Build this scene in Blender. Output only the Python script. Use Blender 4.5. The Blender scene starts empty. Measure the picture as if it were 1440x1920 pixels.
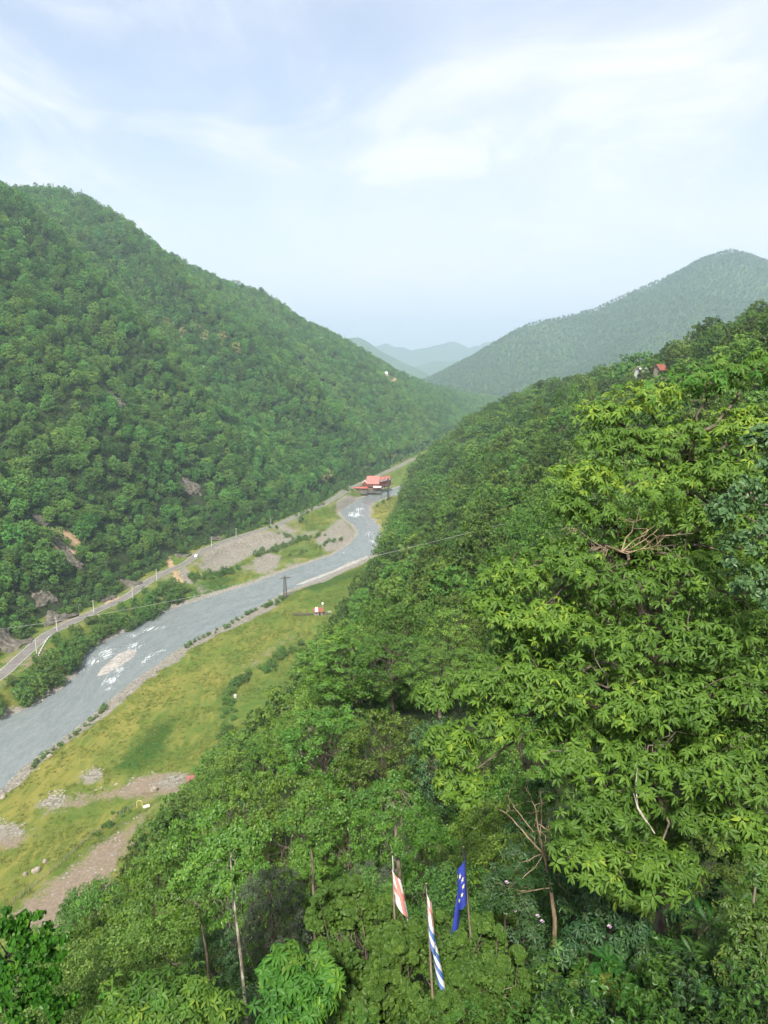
import bpy, math, random
import numpy as np
from math import radians, sin, cos, tan, atan2, pi
random.seed(11); RNG = np.random.default_rng(11)
sc = bpy.context.scene
COL = sc.collection

# ------------------------------------------------------------------ camera
CAM_Z = 120.0
PITCH = radians(11.5)
FPX = 1332.0
cam_d = bpy.data.cameras.new('camera'); cam = bpy.data.objects.new('camera', cam_d); COL.objects.link(cam)
cam.location = (0, 0, CAM_Z); cam.rotation_euler = (pi/2 - PITCH, 0, 0)
cam_d.sensor_fit = 'VERTICAL'; cam_d.sensor_height = 24.0; cam_d.lens = 24.0*FPX/1920.0
cam_d.clip_start = 0.1; cam_d.clip_end = 60000
sc.camera = cam

# ------------------------------------------------------------------ sky, sun, exposure
SUN_EL, SUN_AZ = radians(48), radians(188)      # azimuth clockwise from +Y: sun stands behind the viewpoint, a little to the left
SUN_DIR = (sin(SUN_AZ)*cos(SUN_EL), cos(SUN_AZ)*cos(SUN_EL), sin(SUN_EL))
world = bpy.data.worlds.new('World'); sc.world = world; world.use_nodes = True
wn = world.node_tree.nodes; wl = world.node_tree.links
bg = wn['Background']; bg.inputs['Strength'].default_value = 0.10
sky = wn.new('ShaderNodeTexSky'); sky.sky_type = 'NISHITA'; sky.sun_disc = False
sky.sun_elevation = SUN_EL; sky.sun_rotation = SUN_AZ
sky.altitude = 200; sky.air_density = 1.0; sky.dust_density = 1.6; sky.ozone_density = 1.2
tc = wn.new('ShaderNodeTexCoord'); sep = wn.new('ShaderNodeSeparateXYZ'); wl.new(tc.outputs['Generated'], sep.inputs[0])
def wmath(op, a, b=None, c=None, clamp=False):
    n = wn.new('ShaderNodeMath'); n.operation = op; n.use_clamp = clamp
    for i, v in enumerate((a, b, c)):
        if v is None: continue
        if isinstance(v, (int, float)): n.inputs[i].default_value = v
        else: wl.new(v, n.inputs[i])
    return n.outputs[0]
# thin high cloud sheet: direction projected on a flat layer overhead
zc = wmath('ADD', wmath('MAXIMUM', sep.outputs[2], 0.0), 0.16)
cx = wmath('DIVIDE', sep.outputs[0], zc); cy = wmath('DIVIDE', sep.outputs[1], zc)
comb = wn.new('ShaderNodeCombineXYZ'); wl.new(cx, comb.inputs[0]); wl.new(cy, comb.inputs[1])
def wnoise(scale, detail, rough, dist, loc, scl=(1, 1, 1), rot=0.0):
    mp = wn.new('ShaderNodeMapping'); wl.new(comb.outputs[0], mp.inputs[0])
    mp.inputs['Location'].default_value = loc; mp.inputs['Scale'].default_value = scl; mp.inputs['Rotation'].default_value = (0, 0, rot)
    n = wn.new('ShaderNodeTexNoise'); wl.new(mp.outputs[0], n.inputs['Vector'])
    n.inputs['Scale'].default_value = scale; n.inputs['Detail'].default_value = detail
    n.inputs['Roughness'].default_value = rough; n.inputs['Distortion'].default_value = dist
    return n.outputs[0]
def wramp(v, lo, hi):
    n = wn.new('ShaderNodeMapRange'); n.interpolation_type = 'SMOOTHSTEP'; wl.new(v, n.inputs[0])
    n.inputs[1].default_value = lo; n.inputs[2].default_value = hi
    return n.outputs[0]
veil = wramp(wnoise(0.75, 6, 0.55, 0.5, (3.1, 0.4, 0), (1, 0.8, 1), 0.5), 0.34, 0.64)
wisp = wramp(wnoise(1.9, 9, 0.58, 1.6, (9.4, 1.3, 0), (0.8, 0.62, 1), 0.35), 0.48, 0.70)
cloud = wmath('ADD', wmath('MULTIPLY', veil, 0.62), wmath('MULTIPLY', wisp, 0.5), clamp=True)
cloud = wmath('ADD', wmath('MULTIPLY', cloud, 0.72), 0.22, clamp=True)
low = wramp(sep.outputs[2], 0.34, -0.02)
mix = wn.new('ShaderNodeMix'); mix.data_type = 'RGBA'
wl.new(cloud, mix.inputs[0]); wl.new(sky.outputs[0], mix.inputs[6]); mix.inputs[7].default_value = (5.9, 5.8, 5.9, 1)
mix2 = wn.new('ShaderNodeMix'); mix2.data_type = 'RGBA'          # haze whitens the whole horizon
wl.new(wmath('MULTIPLY', low, 0.92), mix2.inputs[0]); wl.new(mix.outputs[2], mix2.inputs[6]); mix2.inputs[7].default_value = (6.6, 6.2, 5.7, 1)
wl.new(mix2.outputs[2], bg.inputs[0])
sun_d = bpy.data.lights.new('sun', 'SUN'); sun_d.energy = 5.0; sun_d.angle = radians(6); sun_d.color = (1.0, 0.95, 0.86)
sun = bpy.data.objects.new('sun', sun_d); COL.objects.link(sun)
from mathutils import Vector, Matrix, Euler, Quaternion
sun.rotation_euler = Vector(SUN_DIR).to_track_quat('Z', 'Y').to_euler()
sc.view_settings.view_transform = 'Standard'; sc.view_settings.look = 'None'; sc.view_settings.gamma = 1.0
sc.view_settings.exposure = 1.02
sc.view_settings.use_curve_mapping = False
cy_ = sc.cycles
cy_.max_bounces = 5; cy_.diffuse_bounces = 2; cy_.glossy_bounces = 2; cy_.transmission_bounces = 3; cy_.volume_bounces = 1; cy_.transparent_max_bounces = 6
cy_.use_adaptive_sampling = True; cy_.adaptive_threshold = 0.035; cy_.use_denoising = True; cy_.sample_clamp_indirect = 4.0
try: cy_.denoising_input_passes = 'RGB_ALBEDO_NORMAL'
except Exception: pass

# ------------------------------------------------------------------ pixel <-> world helpers (photograph pixels, 1440 x 1920)
SP, CP = sin(PITCH), cos(PITCH)
def ray(px, py):
    u = (np.asarray(px, float)-720)/FPX; v = (960-np.asarray(py, float))/FPX
    return np.stack([u, CP+v*SP, -SP+v*CP], -1)
def on_z(px, py, z=0.0):
    r = ray(px, py); t = (z-CAM_Z)/r[..., 2]
    return r*t[..., None]+np.array([0, 0, CAM_Z])
def at(px, py, D):
    r = ray(px, py); t = D/r[..., 1]
    return r*np.asarray(t)[..., None]+np.array([0, 0, CAM_Z])
def project(P):
    P = np.asarray(P, float); q = P-np.array([0, 0, CAM_Z])
    d = q[..., 1]*CP-q[..., 2]*SP; up = q[..., 1]*SP+q[..., 2]*CP
    d = np.where(np.abs(d) < 1e-6, 1e-6, d)
    return 720+FPX*q[..., 0]/d, 960-FPX*up/d, d

# ------------------------------------------------------------------ mesh helpers
def tag(o, label=None, cat=None, group=None, kind=None):
    if label: o['label'] = label
    if cat: o['category'] = cat
    if group: o['group'] = group
    if kind: o['kind'] = kind
    return o
def mesh_np(name, V, F, mats=(), midx=None, attrs=None, smooth=False):
    """V (n,3), F list of index arrays (each (m,k)); attrs {name: (n,) or (n,3)}"""
    me = bpy.data.meshes.new(name)
    if isinstance(F, np.ndarray): F = [F]
    F = [np.asarray(f, np.int32) for f in F if len(f)]
    V = np.ascontiguousarray(V, np.float32)
    me.vertices.add(len(V)); me.vertices.foreach_set('co', V.ravel())
    nl = sum(f.size for f in F); npol = sum(len(f) for f in F)
    me.loops.add(nl); me.polygons.add(npol)
    me.loops.foreach_set('vertex_index', np.concatenate([f.ravel() for f in F]))
    tot = np.concatenate([np.full(len(f), f.shape[1], np.int32) for f in F])
    st = np.concatenate([[0], np.cumsum(tot)[:-1]]).astype(np.int32)
    me.polygons.foreach_set('loop_start', st)
    if midx is not None: me.polygons.foreach_set('material_index', np.asarray(midx, np.int32))
    me.polygons.foreach_set('use_smooth', np.full(npol, smooth, bool))
    for m in mats: me.materials.append(m)
    for k, a in (attrs or {}).items():
        a = np.asarray(a, np.float32)
        if a.ndim == 1:
            at_ = me.attributes.new(k, 'FLOAT', 'POINT'); at_.data.foreach_set('value', a)
        else:
            at_ = me.attributes.new(k, 'FLOAT_VECTOR', 'POINT'); at_.data.foreach_set('vector', a.ravel())
    me.update(calc_edges=True)
    return me
def link(name, me, parent=None, loc=None, rot=None, scale=None):
    o = bpy.data.objects.new(name, me); COL.objects.link(o)
    if parent is not None: o.parent = parent
    if loc is not None: o.location = loc
    if rot is not None: o.rotation_euler = rot
    if scale is not None: o.scale = (scale,)*3 if isinstance(scale, (int, float)) else scale
    return o
def empty(name, loc=(0, 0, 0), rot=(0, 0, 0)):
    o = bpy.data.objects.new(name, None); COL.objects.link(o); o.location = loc; o.rotation_euler = rot
    o.empty_display_size = 0.2
    return o
class MB:
    """collects boxes, tubes and sheets into one mesh"""
    def __init__(s): s.v = []; s.q = []; s.t = []; s.n = 0
    def add(s, V, Q=None, T=None):
        V = np.asarray(V, float)
        if Q is not None and len(Q): s.q.append(np.asarray(Q)+s.n)
        if T is not None and len(T): s.t.append(np.asarray(T)+s.n)
        s.v.append(V); s.n += len(V); return s
    def box(s, c, d, rz=0.0):
        x, y, z = np.asarray(d, float)/2
        V = np.array([[-x,-y,-z],[x,-y,-z],[x,y,-z],[-x,y,-z],[-x,-y,z],[x,-y,z],[x,y,z],[-x,y,z]])
        if rz: V = V @ np.array([[cos(rz), sin(rz), 0], [-sin(rz), cos(rz), 0], [0, 0, 1]])
        return s.add(V+np.asarray(c, float), [[0,3,2,1],[4,5,6,7],[0,1,5,4],[1,2,6,5],[2,3,7,6],[3,0,4,7]])
    def prism(s, poly, h0, h1):
        """vertical prism over a counter-clockwise xy polygon"""
        poly = np.asarray(poly, float); n = len(poly)
        V = np.vstack([np.c_[poly, np.full(n, h0)], np.c_[poly, np.full(n, h1)]])
        Q = [[i, (i+1) % n, n+(i+1) % n, n+i] for i in range(n)]
        T = [[0, i+1, i] for i in range(1, n-1)]+[[n, n+i, n+i+1] for i in range(1, n-1)]
        return s.add(V, Q, T)
    def tube(s, pts, radii, k=6, cap=True):
        V, Q, T = tube_arr(pts, radii, k, cap); return s.add(V, Q, T)
    def mesh(s, name, mat, smooth=False):
        F = []
        if s.q: F.append(np.vstack(s.q))
        if s.t: F.append(np.vstack(s.t))
        return mesh_np(name, np.vstack(s.v), F, [mat] if mat else [], smooth=smooth)
    def build(s, name, mat, parent=None, smooth=False, **kw):
        return link(name, s.mesh(name, mat, smooth), parent, **kw)
def tube_arr(pts, radii, k=6, cap=True):
    P = np.asarray(pts, float); n = len(P); r = np.broadcast_to(np.asarray(radii, float), (n,))
    tg = np.gradient(P, axis=0) if n > 2 else np.repeat((P[1:]-P[:1]), n, 0)
    tg /= np.linalg.norm(tg, axis=1, keepdims=True)+1e-9
    ref = np.array([0.31, 0.95, 0.12]) if abs(tg[0, 2]) > 0.8 else np.array([0, 0, 1.0])
    a = np.cross(tg, ref); a /= np.linalg.norm(a, axis=1, keepdims=True)+1e-9
    b = np.cross(tg, a)
    th = np.arange(k)*2*pi/k
    V = (P[:, None]+r[:, None, None]*(a[:, None]*np.cos(th)[None, :, None]+b[:, None]*np.sin(th)[None, :, None])).reshape(-1, 3)
    i = np.arange(n-1)[:, None]*k; j = np.arange(k)[None]
    Q = np.stack([i+j, i+(j+1) % k, i+k+(j+1) % k, i+k+j], -1).reshape(-1, 4)
    T = []
    if cap: T = [[0, m, m+1] for m in range(1, k-1)]+[[(n-1)*k, (n-1)*k+m+1, (n-1)*k+m] for m in range(1, k-1)]
    return V, Q, T
# smooth value noise on arrays
class VNoise:
    def __init__(s, seed): s.g = np.random.default_rng(seed).random((257, 257)); s.g[256] = s.g[0]; s.g[:, 256] = s.g[:, 0]
    def __call__(s, x, y):
        x = np.asarray(x, float); y = np.asarray(y, float)
        xi = np.floor(x); yi = np.floor(y); fx = x-xi; fy = y-yi
        fx = fx*fx*(3-2*fx); fy = fy*fy*(3-2*fy)
        i = (xi.astype(int)) % 256; j = (yi.astype(int)) % 256; g = s.g
        return (g[i, j]*(1-fx)+g[i+1, j]*fx)*(1-fy)+(g[i, j+1]*(1-fx)+g[i+1, j+1]*fx)*fy
    def fbm(s, x, y, o=4):
        t = 0; a = 0.5; n = 0
        for k in range(o): t = t+a*s(x*2**k+17*k, y*2**k+31*k); n += a; a *= 0.5
        return t/n
N1, N2, N3 = VNoise(1), VNoise(2), VNoise(3)
def sstep(a, b, x):
    t = np.clip((np.asarray(x, float)-a)/(b-a), 0, 1); return t*t*(3-2*t)
def inpoly(X, Y, poly):
    poly = np.asarray(poly, float); r = np.zeros(X.shape, bool); n = len(poly); j = n-1
    for i in range(n):
        xi, yi = poly[i]; xj, yj = poly[j]
        if yi != yj:
            c = ((yi > Y) != (yj > Y)) & (X < (xj-xi)*(Y-yi)/(yj-yi)+xi)
            r ^= c
        j = i
    return r
def dist_line(X, Y, line):
    """distance to a polyline, signed: positive to the right of its direction"""
    line = np.asarray(line, float); best = np.full(X.shape, 1e18); sg = np.ones(X.shape)
    for (ax, ay), (bx, by) in zip(line[:-1], line[1:]):
        dx, dy = bx-ax, by-ay; L = dx*dx+dy*dy+1e-12
        t = np.clip(((X-ax)*dx+(Y-ay)*dy)/L, 0, 1)
        qx, qy = X-(ax+t*dx), Y-(ay+t*dy); d = qx*qx+qy*qy
        m = d < best; best = np.where(m, d, best); sg = np.where(m, np.sign(dy*(X-ax)-dx*(Y-ay)), sg)
    return np.sqrt(best)*np.where(sg == 0, 1, sg)

# ------------------------------------------------------------------ terrain as one height function
def gline(pts, z): return on_z([p[0] for p in pts], [p[1] for p in pts], z)[:, :2]
ROAD_PX = [(-120,1345),(-50,1302),(7,1262),(38,1233),(67,1207),(87,1190),(110,1178),(153,1158),(187,1142),(233,1122),(253,1108),(283,1087),(317,1070),(350,1055),(370,1040),(393,1026),(433,1011),(483,996),(525,982),(550,970),(580,957),(603,948),(636,929),(652,917),(672,909)]
ROAD_Z = 7.0
ROAD = gline(ROAD_PX, ROAD_Z)
ROAD = np.vstack([ROAD, [[10, 800], [40, 900], [70, 1000], [120, 1200]]])
BANK_L = gline([(-150,1415),(-60,1378),(0,1350),(60,1325),(110,1296),(143,1268),(150,1242),(170,1216),(240,1182),(300,1150),(340,1136),(400,1117),(460,1099),(500,1084),(560,1062),(625,1041),(655,1022),(672,1002),(668,988),(652,976),(640,964),(637,955),(652,944),(682,932),(730,919)], 0.0)
BANK_L = np.vstack([BANK_L, [[28, 745], [60, 800], [110, 900], [150, 1000], [200, 1200], [330, 1700]]])
BANK_R = gline([(-150,1570),(-60,1512),(0,1480),(30,1447),(60,1424),(110,1388),(160,1350),(200,1315),(240,1283),(290,1248),(335,1216),(380,1192),(430,1167),(480,1140),(535,1108),(600,1086),(650,1064),(690,1046),(706,1026),(712,1003),(708,986),(693,970),(690,955),(700,942),(726,931)], 0.0)
BANK_R = np.vstack([BANK_R, [[42, 705], [85, 760], [140, 860], [190, 980], [240, 1180], [370, 1680]]])
RIVER_POLY = np.vstack([BANK_L, BANK_R[::-1]])
FOOT_L = np.vstack([[[-420, 60], [-300, 170]], ROAD[2:]+np.array([-7, 3]), [[170, 1400], [215, 1600], [300, 1850], [420, 2100], [900, 2700]]])
FOOT_R = np.array([[-150, -120], [-104, 0], [-84, 70], [-64, 130], [-48, 185], [-36, 235], [-31, 292], [-21, 337], [-4, 436], [5, 528], [14, 660], [34, 715], [80, 790], [140, 870], [210, 980], [280, 1180], [420, 1680], [1000, 2500]], float)
def yint(line, Y):
    o = np.argsort(line[:, 1]); return np.interp(Y, line[o, 1], line[o, 0])
def seg_ridge(X, Y, pts, w, a):
    """rounded ridge along a polyline of (x, y, weight)"""
    p = np.asarray(pts, float); best = np.full(X.shape, 1e9); wt = np.zeros(X.shape)
    for A, B in zip(p[:-1], p[1:]):
        d = B[:2]-A[:2]; L = d@d
        t = np.clip(((X-A[0])*d[0]+(Y-A[1])*d[1])/L, 0, 1)
        q = np.hypot(X-A[0]-t*d[0], Y-A[1]-t*d[1]); m = q < best
        best = np.where(m, q, best); wt = np.where(m, A[2]+t*(B[2]-A[2]), wt)
    return a*wt*np.exp(-(best/w)**2)
RIDGE_Y = [-300, 300, 600, 800, 950, 1100, 1250, 1450, 1600, 1750, 1950, 2150]
RIDGE_Z = [260, 300, 325, 335, 335, 335, 300, 236, 160, 90, 45, 8]
def h_left(X, Y):
    s = yint(FOOT_L, Y)-X
    wob = 22*(N1.fbm(X/150+3, Y/150, 3)-0.5)
    s = s+wob*sstep(10, 90, s)
    tn = np.interp(Y, [0, 300, 600, 1000, 1500, 2000], [0.86, 0.84, 0.78, 0.70, 0.62, 0.5])
    up = tn*np.maximum(s, 0)
    R = np.interp(Y, RIDGE_Y, RIDGE_Z)
    k = 40.0
    z = -k*np.log(np.exp(-np.minimum(up, 1500)/k)+np.exp(-R/k))+k*np.log(1+np.exp(-R/k))
    env = sstep(0, 60, s)
    z = z+env*(spurs(X, Y)+26*(N2.fbm(X/85, Y/85, 4)-0.5)+8*(N3.fbm(X/22, Y/22, 3)-0.5))
    return np.where(s > 0, np.maximum(z, 0.02*s), 0)
SPURS = [  # visible crest pixels with a guessed distance -> plan lines (x, y, weight), width, height
    ([(-330, 560, .9), (-240, 500, 1.0), (-170, 440, .8), (-140, 420, .0)], 42, 40),
    ([(-520, 760, 1.0), (-330, 660, 1.0), (-190, 590, .9), (-90, 540, .2)], 55, 44),
    ([(-480, 1050, .6), (-260, 900, 1.0), (-90, 800, .8), (-10, 770, .1)], 60, 32),
    ([(-260, 350, 1.0), (-215, 330, .8), (-190, 320, 0)], 28, 24),
    ([(-200, 1250, .8), (0, 1150, 1.0), (80, 1080, .2)], 60, 22),
]
def spurs(X, Y): return sum(seg_ridge(X, Y, p, w, a) for p, w, a in SPURS)
def h_right(X, Y):
    t = X-yint(FOOT_R, Y)
    t = t+14*(N1.fbm(X/90+50, Y/90, 3)-0.5)*sstep(8, 60, t)
    a = 0.86*np.clip(t, 0, None)
    cap = np.interp(Y, [-100, 150, 400, 600, 700, 900, 2000], [98, 100, 96, 86, 80, 80, 120])
    k = 14.0
    z = -k*np.log(np.exp(-np.minimum(a, 900)/k)+np.exp(-cap/k))+k*np.log(1+np.exp(-cap/k))
    z = z+np.interp(Y, [0, 220, 330, 450, 650], [.52, .52, .36, .16, .04])*np.clip(t-cap/0.86, 0, 300)
    z = z+sstep(10, 60, t)*(12*(N2.fbm(X/60+9, Y/60, 4)-0.5))*sstep(40, 120, np.hypot(X, Y))
    return np.where(t > 0, z, 0)
def floor_h(X, Y):
    """valley floor: river bed, banks, road bench, meadow"""
    dl = dist_line(X, Y, BANK_L); dr = dist_line(X, Y, BANK_R)
    left_land = -dl; right_land = dr                 # positive on land
    lo = sstep(380, 470, Y); zl = np.where(left_land > 0, 0.05+(2.6-1.7*lo)*sstep(0, 9+5*lo, left_land)+1.0*sstep(8, 40, left_land), -1.2)
    zr = np.where(right_land > 0, 0.05+1.5*sstep(0, 10, right_land)+1.2*sstep(10, 60, right_land), -1.2)
    z = np.maximum(zl, zr)
    water = (left_land < 0) & (right_land < 0)
    z = np.where(water, -0.2-1.2*sstep(0, 5, np.minimum(-left_land, -right_land)), z)
    z = np.where(water, z, z+0.5*(N1.fbm(X/14, Y/14, 3)-0.5)*sstep(1, 6, np.maximum(left_land, right_land)))
    dro = np.abs(dist_line(X, Y, ROAD))
    bench = 1-sstep(4.5, 13, dro)
    z = z*(1-bench)+(ROAD_Z-0.12)*bench
    return z
KNOLL = (14.0, -14.0)
def height(X, Y):
    X = np.asarray(X, float); Y = np.asarray(Y, float)
    hl = h_left(X, Y); hr = h_right(X, Y); z = floor_h(X, Y)
    dro = np.abs(dist_line(X, Y, ROAD)); 
    z = z+hl*sstep(3.6, 9, dro)+hr
    # saddle in the near ridge
    z = z-10*np.exp(-(((X-98)/27)**2+((Y-285)/62)**2))
    # the shoulder below the viewpoint and the knoll it stands on
    z = z+14*np.exp(-(((X+8)/26)**2+((Y-62)/32)**2))
    r = np.hypot((X-KNOLL[0])/1.15, Y-KNOLL[1]); kn = 117.6-0.80*np.clip(r-16, 0, None)
    w = sstep(62, 24, r)
    z = np.where(w > 0, np.maximum(z, z*(1-w)+w*np.maximum(kn, z-30)), z)
    return z
def hz(x, y): return float(height(np.array([x]), np.array([y]))[0])
def hit(px, py, lo=60, hi=2600):
    """first point of the terrain along a pixel's ray"""
    r = ray(px, py); D = np.geomspace(lo, hi, 1500); P = np.array([0, 0, CAM_Z])+r*(D/r[1])[:, None]
    h = height(P[:, 0], P[:, 1]); i = np.argmax(P[:, 2] < h); return P[i] if (P[:, 2] < h).any() else P[-1]

# ------------------------------------------------------------------ materials
class NT:
    def __init__(s, name):
        s.m = bpy.data.materials.new(name); s.m.use_nodes = True
        s.n = s.m.node_tree.nodes; s.l = s.m.node_tree.links
        s.bsdf = s.n['Principled BSDF']; s.out = s.n['Material Output']
    def _in(s, node, i, v):
        if v is None: return
        if hasattr(v, 'is_output') or isinstance(v, bpy.types.NodeSocket): s.l.new(v, node.inputs[i])
        else:
            if isinstance(v, tuple) and len(v) == 3 and node.inputs[i].type == 'RGBA': v = (*v, 1)
            node.inputs[i].default_value = v
    def attr(s, name, out='Fac'):
        a = s.n.new('ShaderNodeAttribute'); a.attribute_name = name; return a.outputs[out]
    def math(s, op, a, b=None, clamp=False):
        n = s.n.new('ShaderNodeMath'); n.operation = op; n.use_clamp = clamp
        s._in(n, 0, a); s._in(n, 1, b); return n.outputs[0]
    def mix(s, f, a, b, mode='MIX'):
        n = s.n.new('ShaderNodeMix'); n.data_type = 'RGBA'; n.blend_type = mode
        s._in(n, 0, f); s._in(n, 6, a); s._in(n, 7, b); return n.outputs[2]
    def coord(s, kind='Object', scale=(1, 1, 1), rot=(0, 0, 0), src=None):
        if src is None:
            if kind == 'Position': src = s.n.new('ShaderNodeNewGeometry').outputs['Position']
            else: src = s.n.new('ShaderNodeTexCoord').outputs[kind]
        m = s.n.new('ShaderNodeMapping'); s.l.new(src, m.inputs[0]); m.inputs['Scale'].default_value = scale; m.inputs['Rotation'].default_value = rot
        return m.outputs[0]
    def noise(s, co, scale, detail=4, rough=0.55, dist=0.0, out='Fac'):
        n = s.n.new('ShaderNodeTexNoise'); s.l.new(co, n.inputs['Vector'])
        n.inputs['Scale'].default_value = scale; n.inputs['Detail'].default_value = detail; n.inputs['Roughness'].default_value = rough; n.inputs['Distortion'].default_value = dist
        return n.outputs[out]
    def voronoi(s, co, scale, out='Distance', feature='F1'):
        n = s.n.new('ShaderNodeTexVoronoi'); n.feature = feature; s.l.new(co, n.inputs['Vector']); n.inputs['Scale'].default_value = scale
        return n.outputs[out]
    def ramp(s, v, lo, hi, a=0.0, b=1.0):
        n = s.n.new('ShaderNodeMapRange'); n.interpolation_type = 'SMOOTHSTEP'; s._in(n, 0, v)
        for i, x in enumerate((lo, hi, a, b)): s._in(n, i+1, x)
        return n.outputs[0]
    def bump(s, h, strength=0.3, dist=0.1):
        n = s.n.new('ShaderNodeBump'); s.l.new(h, n.inputs['Height']); n.inputs['Strength'].default_value = strength; n.inputs['Distance'].default_value = dist
        s.l.new(n.outputs[0], s.bsdf.inputs['Normal']); return n
    def base(s, c, rough=0.8, spec=0.3, metal=0.0):
        s._in(s.bsdf, 'Base Color', c); s._in(s.bsdf, 'Roughness', rough); s.bsdf.inputs['Specular IOR Level'].default_value = spec; s.bsdf.inputs['Metallic'].default_value = metal
        return s.m
def simple(name, col, rough=0.7, spec=0.3, metal=0.0, var=0.25, scale=3.0):
    t = NT(name); co = t.coord('Object')
    n = t.noise(co, scale, 5)
    c = t.mix(t.ramp(n, 0.3, 0.7), tuple(x*(1-var) for x in col), tuple(min(1, x*(1+var)) for x in col))
    return t.base(c, rough, spec, metal)
def leaf_mat(name, dark, light, tip=None, trans=0.3, rough=0.45, spec=0.35, var=0.35):
    """dark / light: the spread of leaf colour; tip: young leaves; each plant gets its own hue and value"""
    t = NT(name)
    ti = t.attr('tint'); oi = t.n.new('ShaderNodeObjectInfo').outputs['Random']
    c = t.mix(ti, dark, light)
    if tip: c = t.mix(t.ramp(ti, 0.8, 1.0, 0, 0.8), c, tip)
    val = t.math('ADD', t.math('MULTIPLY', oi, var), 1-var/2)
    o2 = t.math('FRACT', t.math('MULTIPLY', oi, 7.31))
    hsv = t.n.new('ShaderNodeHueSaturation'); s_h = t.math('ADD', t.math('MULTIPLY', o2, 0.040), 0.480)
    t._in(hsv, 'Hue', s_h); t._in(hsv, 'Value', val); hsv.inputs['Saturation'].default_value = 1.0; t.l.new(c, hsv.inputs['Color'])
    c = hsv.outputs[0]
    t.base(c, rough, spec)
    tr = t.n.new('ShaderNodeBsdfTranslucent'); t.l.new(t.mix(1.0, c, (1.25, 1.2, 0.6), 'MULTIPLY'), tr.inputs[0])
    mx = t.n.new('ShaderNodeMixShader'); mx.inputs[0].default_value = trans
    t.l.new(t.bsdf.outputs[0], mx.inputs[1]); t.l.new(tr.outputs[0], mx.inputs[2]); t.l.new(mx.outputs[0], t.out.inputs['Surface'])
    return t.m
M = {}
M['forest'] = leaf_mat('forest_leaf', (0.056, 0.145, 0.034), (0.139, 0.291, 0.055), (0.187, 0.342, 0.065), 0.25, 0.6, 0.2, 0.9)
M['forest_near'] = leaf_mat('slope_leaf', (0.045, 0.100, 0.019), (0.121, 0.217, 0.032), (0.190, 0.284, 0.041), 0.28, 0.5, 0.25, 0.95)
M['far'] = leaf_mat('far_leaf', (0.061, 0.124, 0.037), (0.126, 0.225, 0.054), None, 0.2, 0.7, 0.15, 0.7)
M['forest_b'] = leaf_mat('forest_leaf_pale', (0.083, 0.180, 0.040), (0.174, 0.315, 0.063), (0.204, 0.350, 0.074), 0.28, 0.6, 0.2, 0.7)
M['cream'] = leaf_mat('blossom_leaf', (0.081, 0.149, 0.034), (0.486, 0.446, 0.168), None, 0.2, 0.6, 0.2, 0.3)
M['bank'] = leaf_mat('bank_leaf', (0.043, 0.103, 0.021), (0.119, 0.223, 0.039), (0.194, 0.284, 0.052), 0.25, 0.5, 0.25, 0.4)
M['chestnut'] = leaf_mat('chestnut_leaf', (0.037, 0.100, 0.013), (0.095, 0.203, 0.023), (0.162, 0.252, 0.025), 0.30, 0.52, 0.25, 0.25)
M['hazel'] = leaf_mat('hazel_leaf', (0.051, 0.117, 0.019), (0.122, 0.226, 0.027), (0.188, 0.285, 0.032), 0.32, 0.45, 0.35, 0.35)
M['bluish'] = leaf_mat('bluish_leaf', (0.039, 0.086, 0.030), (0.089, 0.158, 0.054), None, 0.25, 0.45, 0.35, 0.25)
M['grey'] = leaf_mat('grey_leaf', (0.042, 0.066, 0.037), (0.094, 0.121, 0.077), None, 0.15, 0.5, 0.3, 0.2)
M['vine'] = leaf_mat('vine_leaf', (0.031, 0.081, 0.013), (0.074, 0.158, 0.023), (0.110, 0.196, 0.029), 0.28, 0.55, 0.22, 0.2)
M['rhodo'] = leaf_mat('rhododendron_leaf', (0.016, 0.045, 0.014), (0.045, 0.090, 0.027), (0.090, 0.153, 0.027), 0.12, 0.52, 0.3, 0.3)
M['azalea'] = leaf_mat('azalea_leaf', (0.034, 0.087, 0.013), (0.079, 0.155, 0.021), (0.122, 0.190, 0.032), 0.28, 0.45, 0.35, 0.25)
M['boxleaf'] = leaf_mat('small_leaf', (.055, .095, .014), (.13, .18, .026), (.18, .22, .04), 0.25, 0.45, 0.35, 0.2)
M['scrub'] = leaf_mat('scrub_leaf', (0.044, 0.094, 0.024), (0.094, 0.171, 0.040), None, 0.25, 0.6, 0.2, 0.6)
M['grass'] = leaf_mat('meadow_grass', (.090, .140, .026), (.21, .21, .052), None, 0.45, 0.8, 0.1, 0.4)
M['fern'] = leaf_mat('fern_leaf', (.030, .095, .016), (.065, .165, .026), None, 0.35, 0.5, 0.3, 0.2)
M['linden'] = leaf_mat('linden_leaf', (0.033, 0.098, 0.012), (0.084, 0.196, 0.018), (0.131, 0.240, 0.020), 0.35, 0.4, 0.35, 0.2)
M['petal'] = simple('petal', (.50, .14, .52), 0.6, 0.2, var=.2)
M['petal_pale'] = simple('petal_pale', (.52, .36, .50), 0.6, 0.2, var=.2)
def bark(name, a, b, scale=6.0):
    t = NT(name); co = t.coord('Object', (1, 1, 0.35)); n = t.noise(co, scale, 6, 0.65, 0.5)
    m = t.base(t.mix(t.ramp(n, 0.35, 0.65), a, b), 0.85, 0.2); t.bump(n, 0.6, 0.02); return m
M['bark'] = bark('bark', (.055, .042, .030), (.16, .13, .10))
M['bark_pale'] = bark('pale_bark', (.11, .095, .07), (.36, .33, .27), 9)
M['bark_tan'] = bark('tan_bark', (.12, .085, .05), (.29, .22, .145), 8)
M['bark_dead'] = bark('dead_bark', (.20, .17, .13), (.42, .38, .31), 8)

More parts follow.
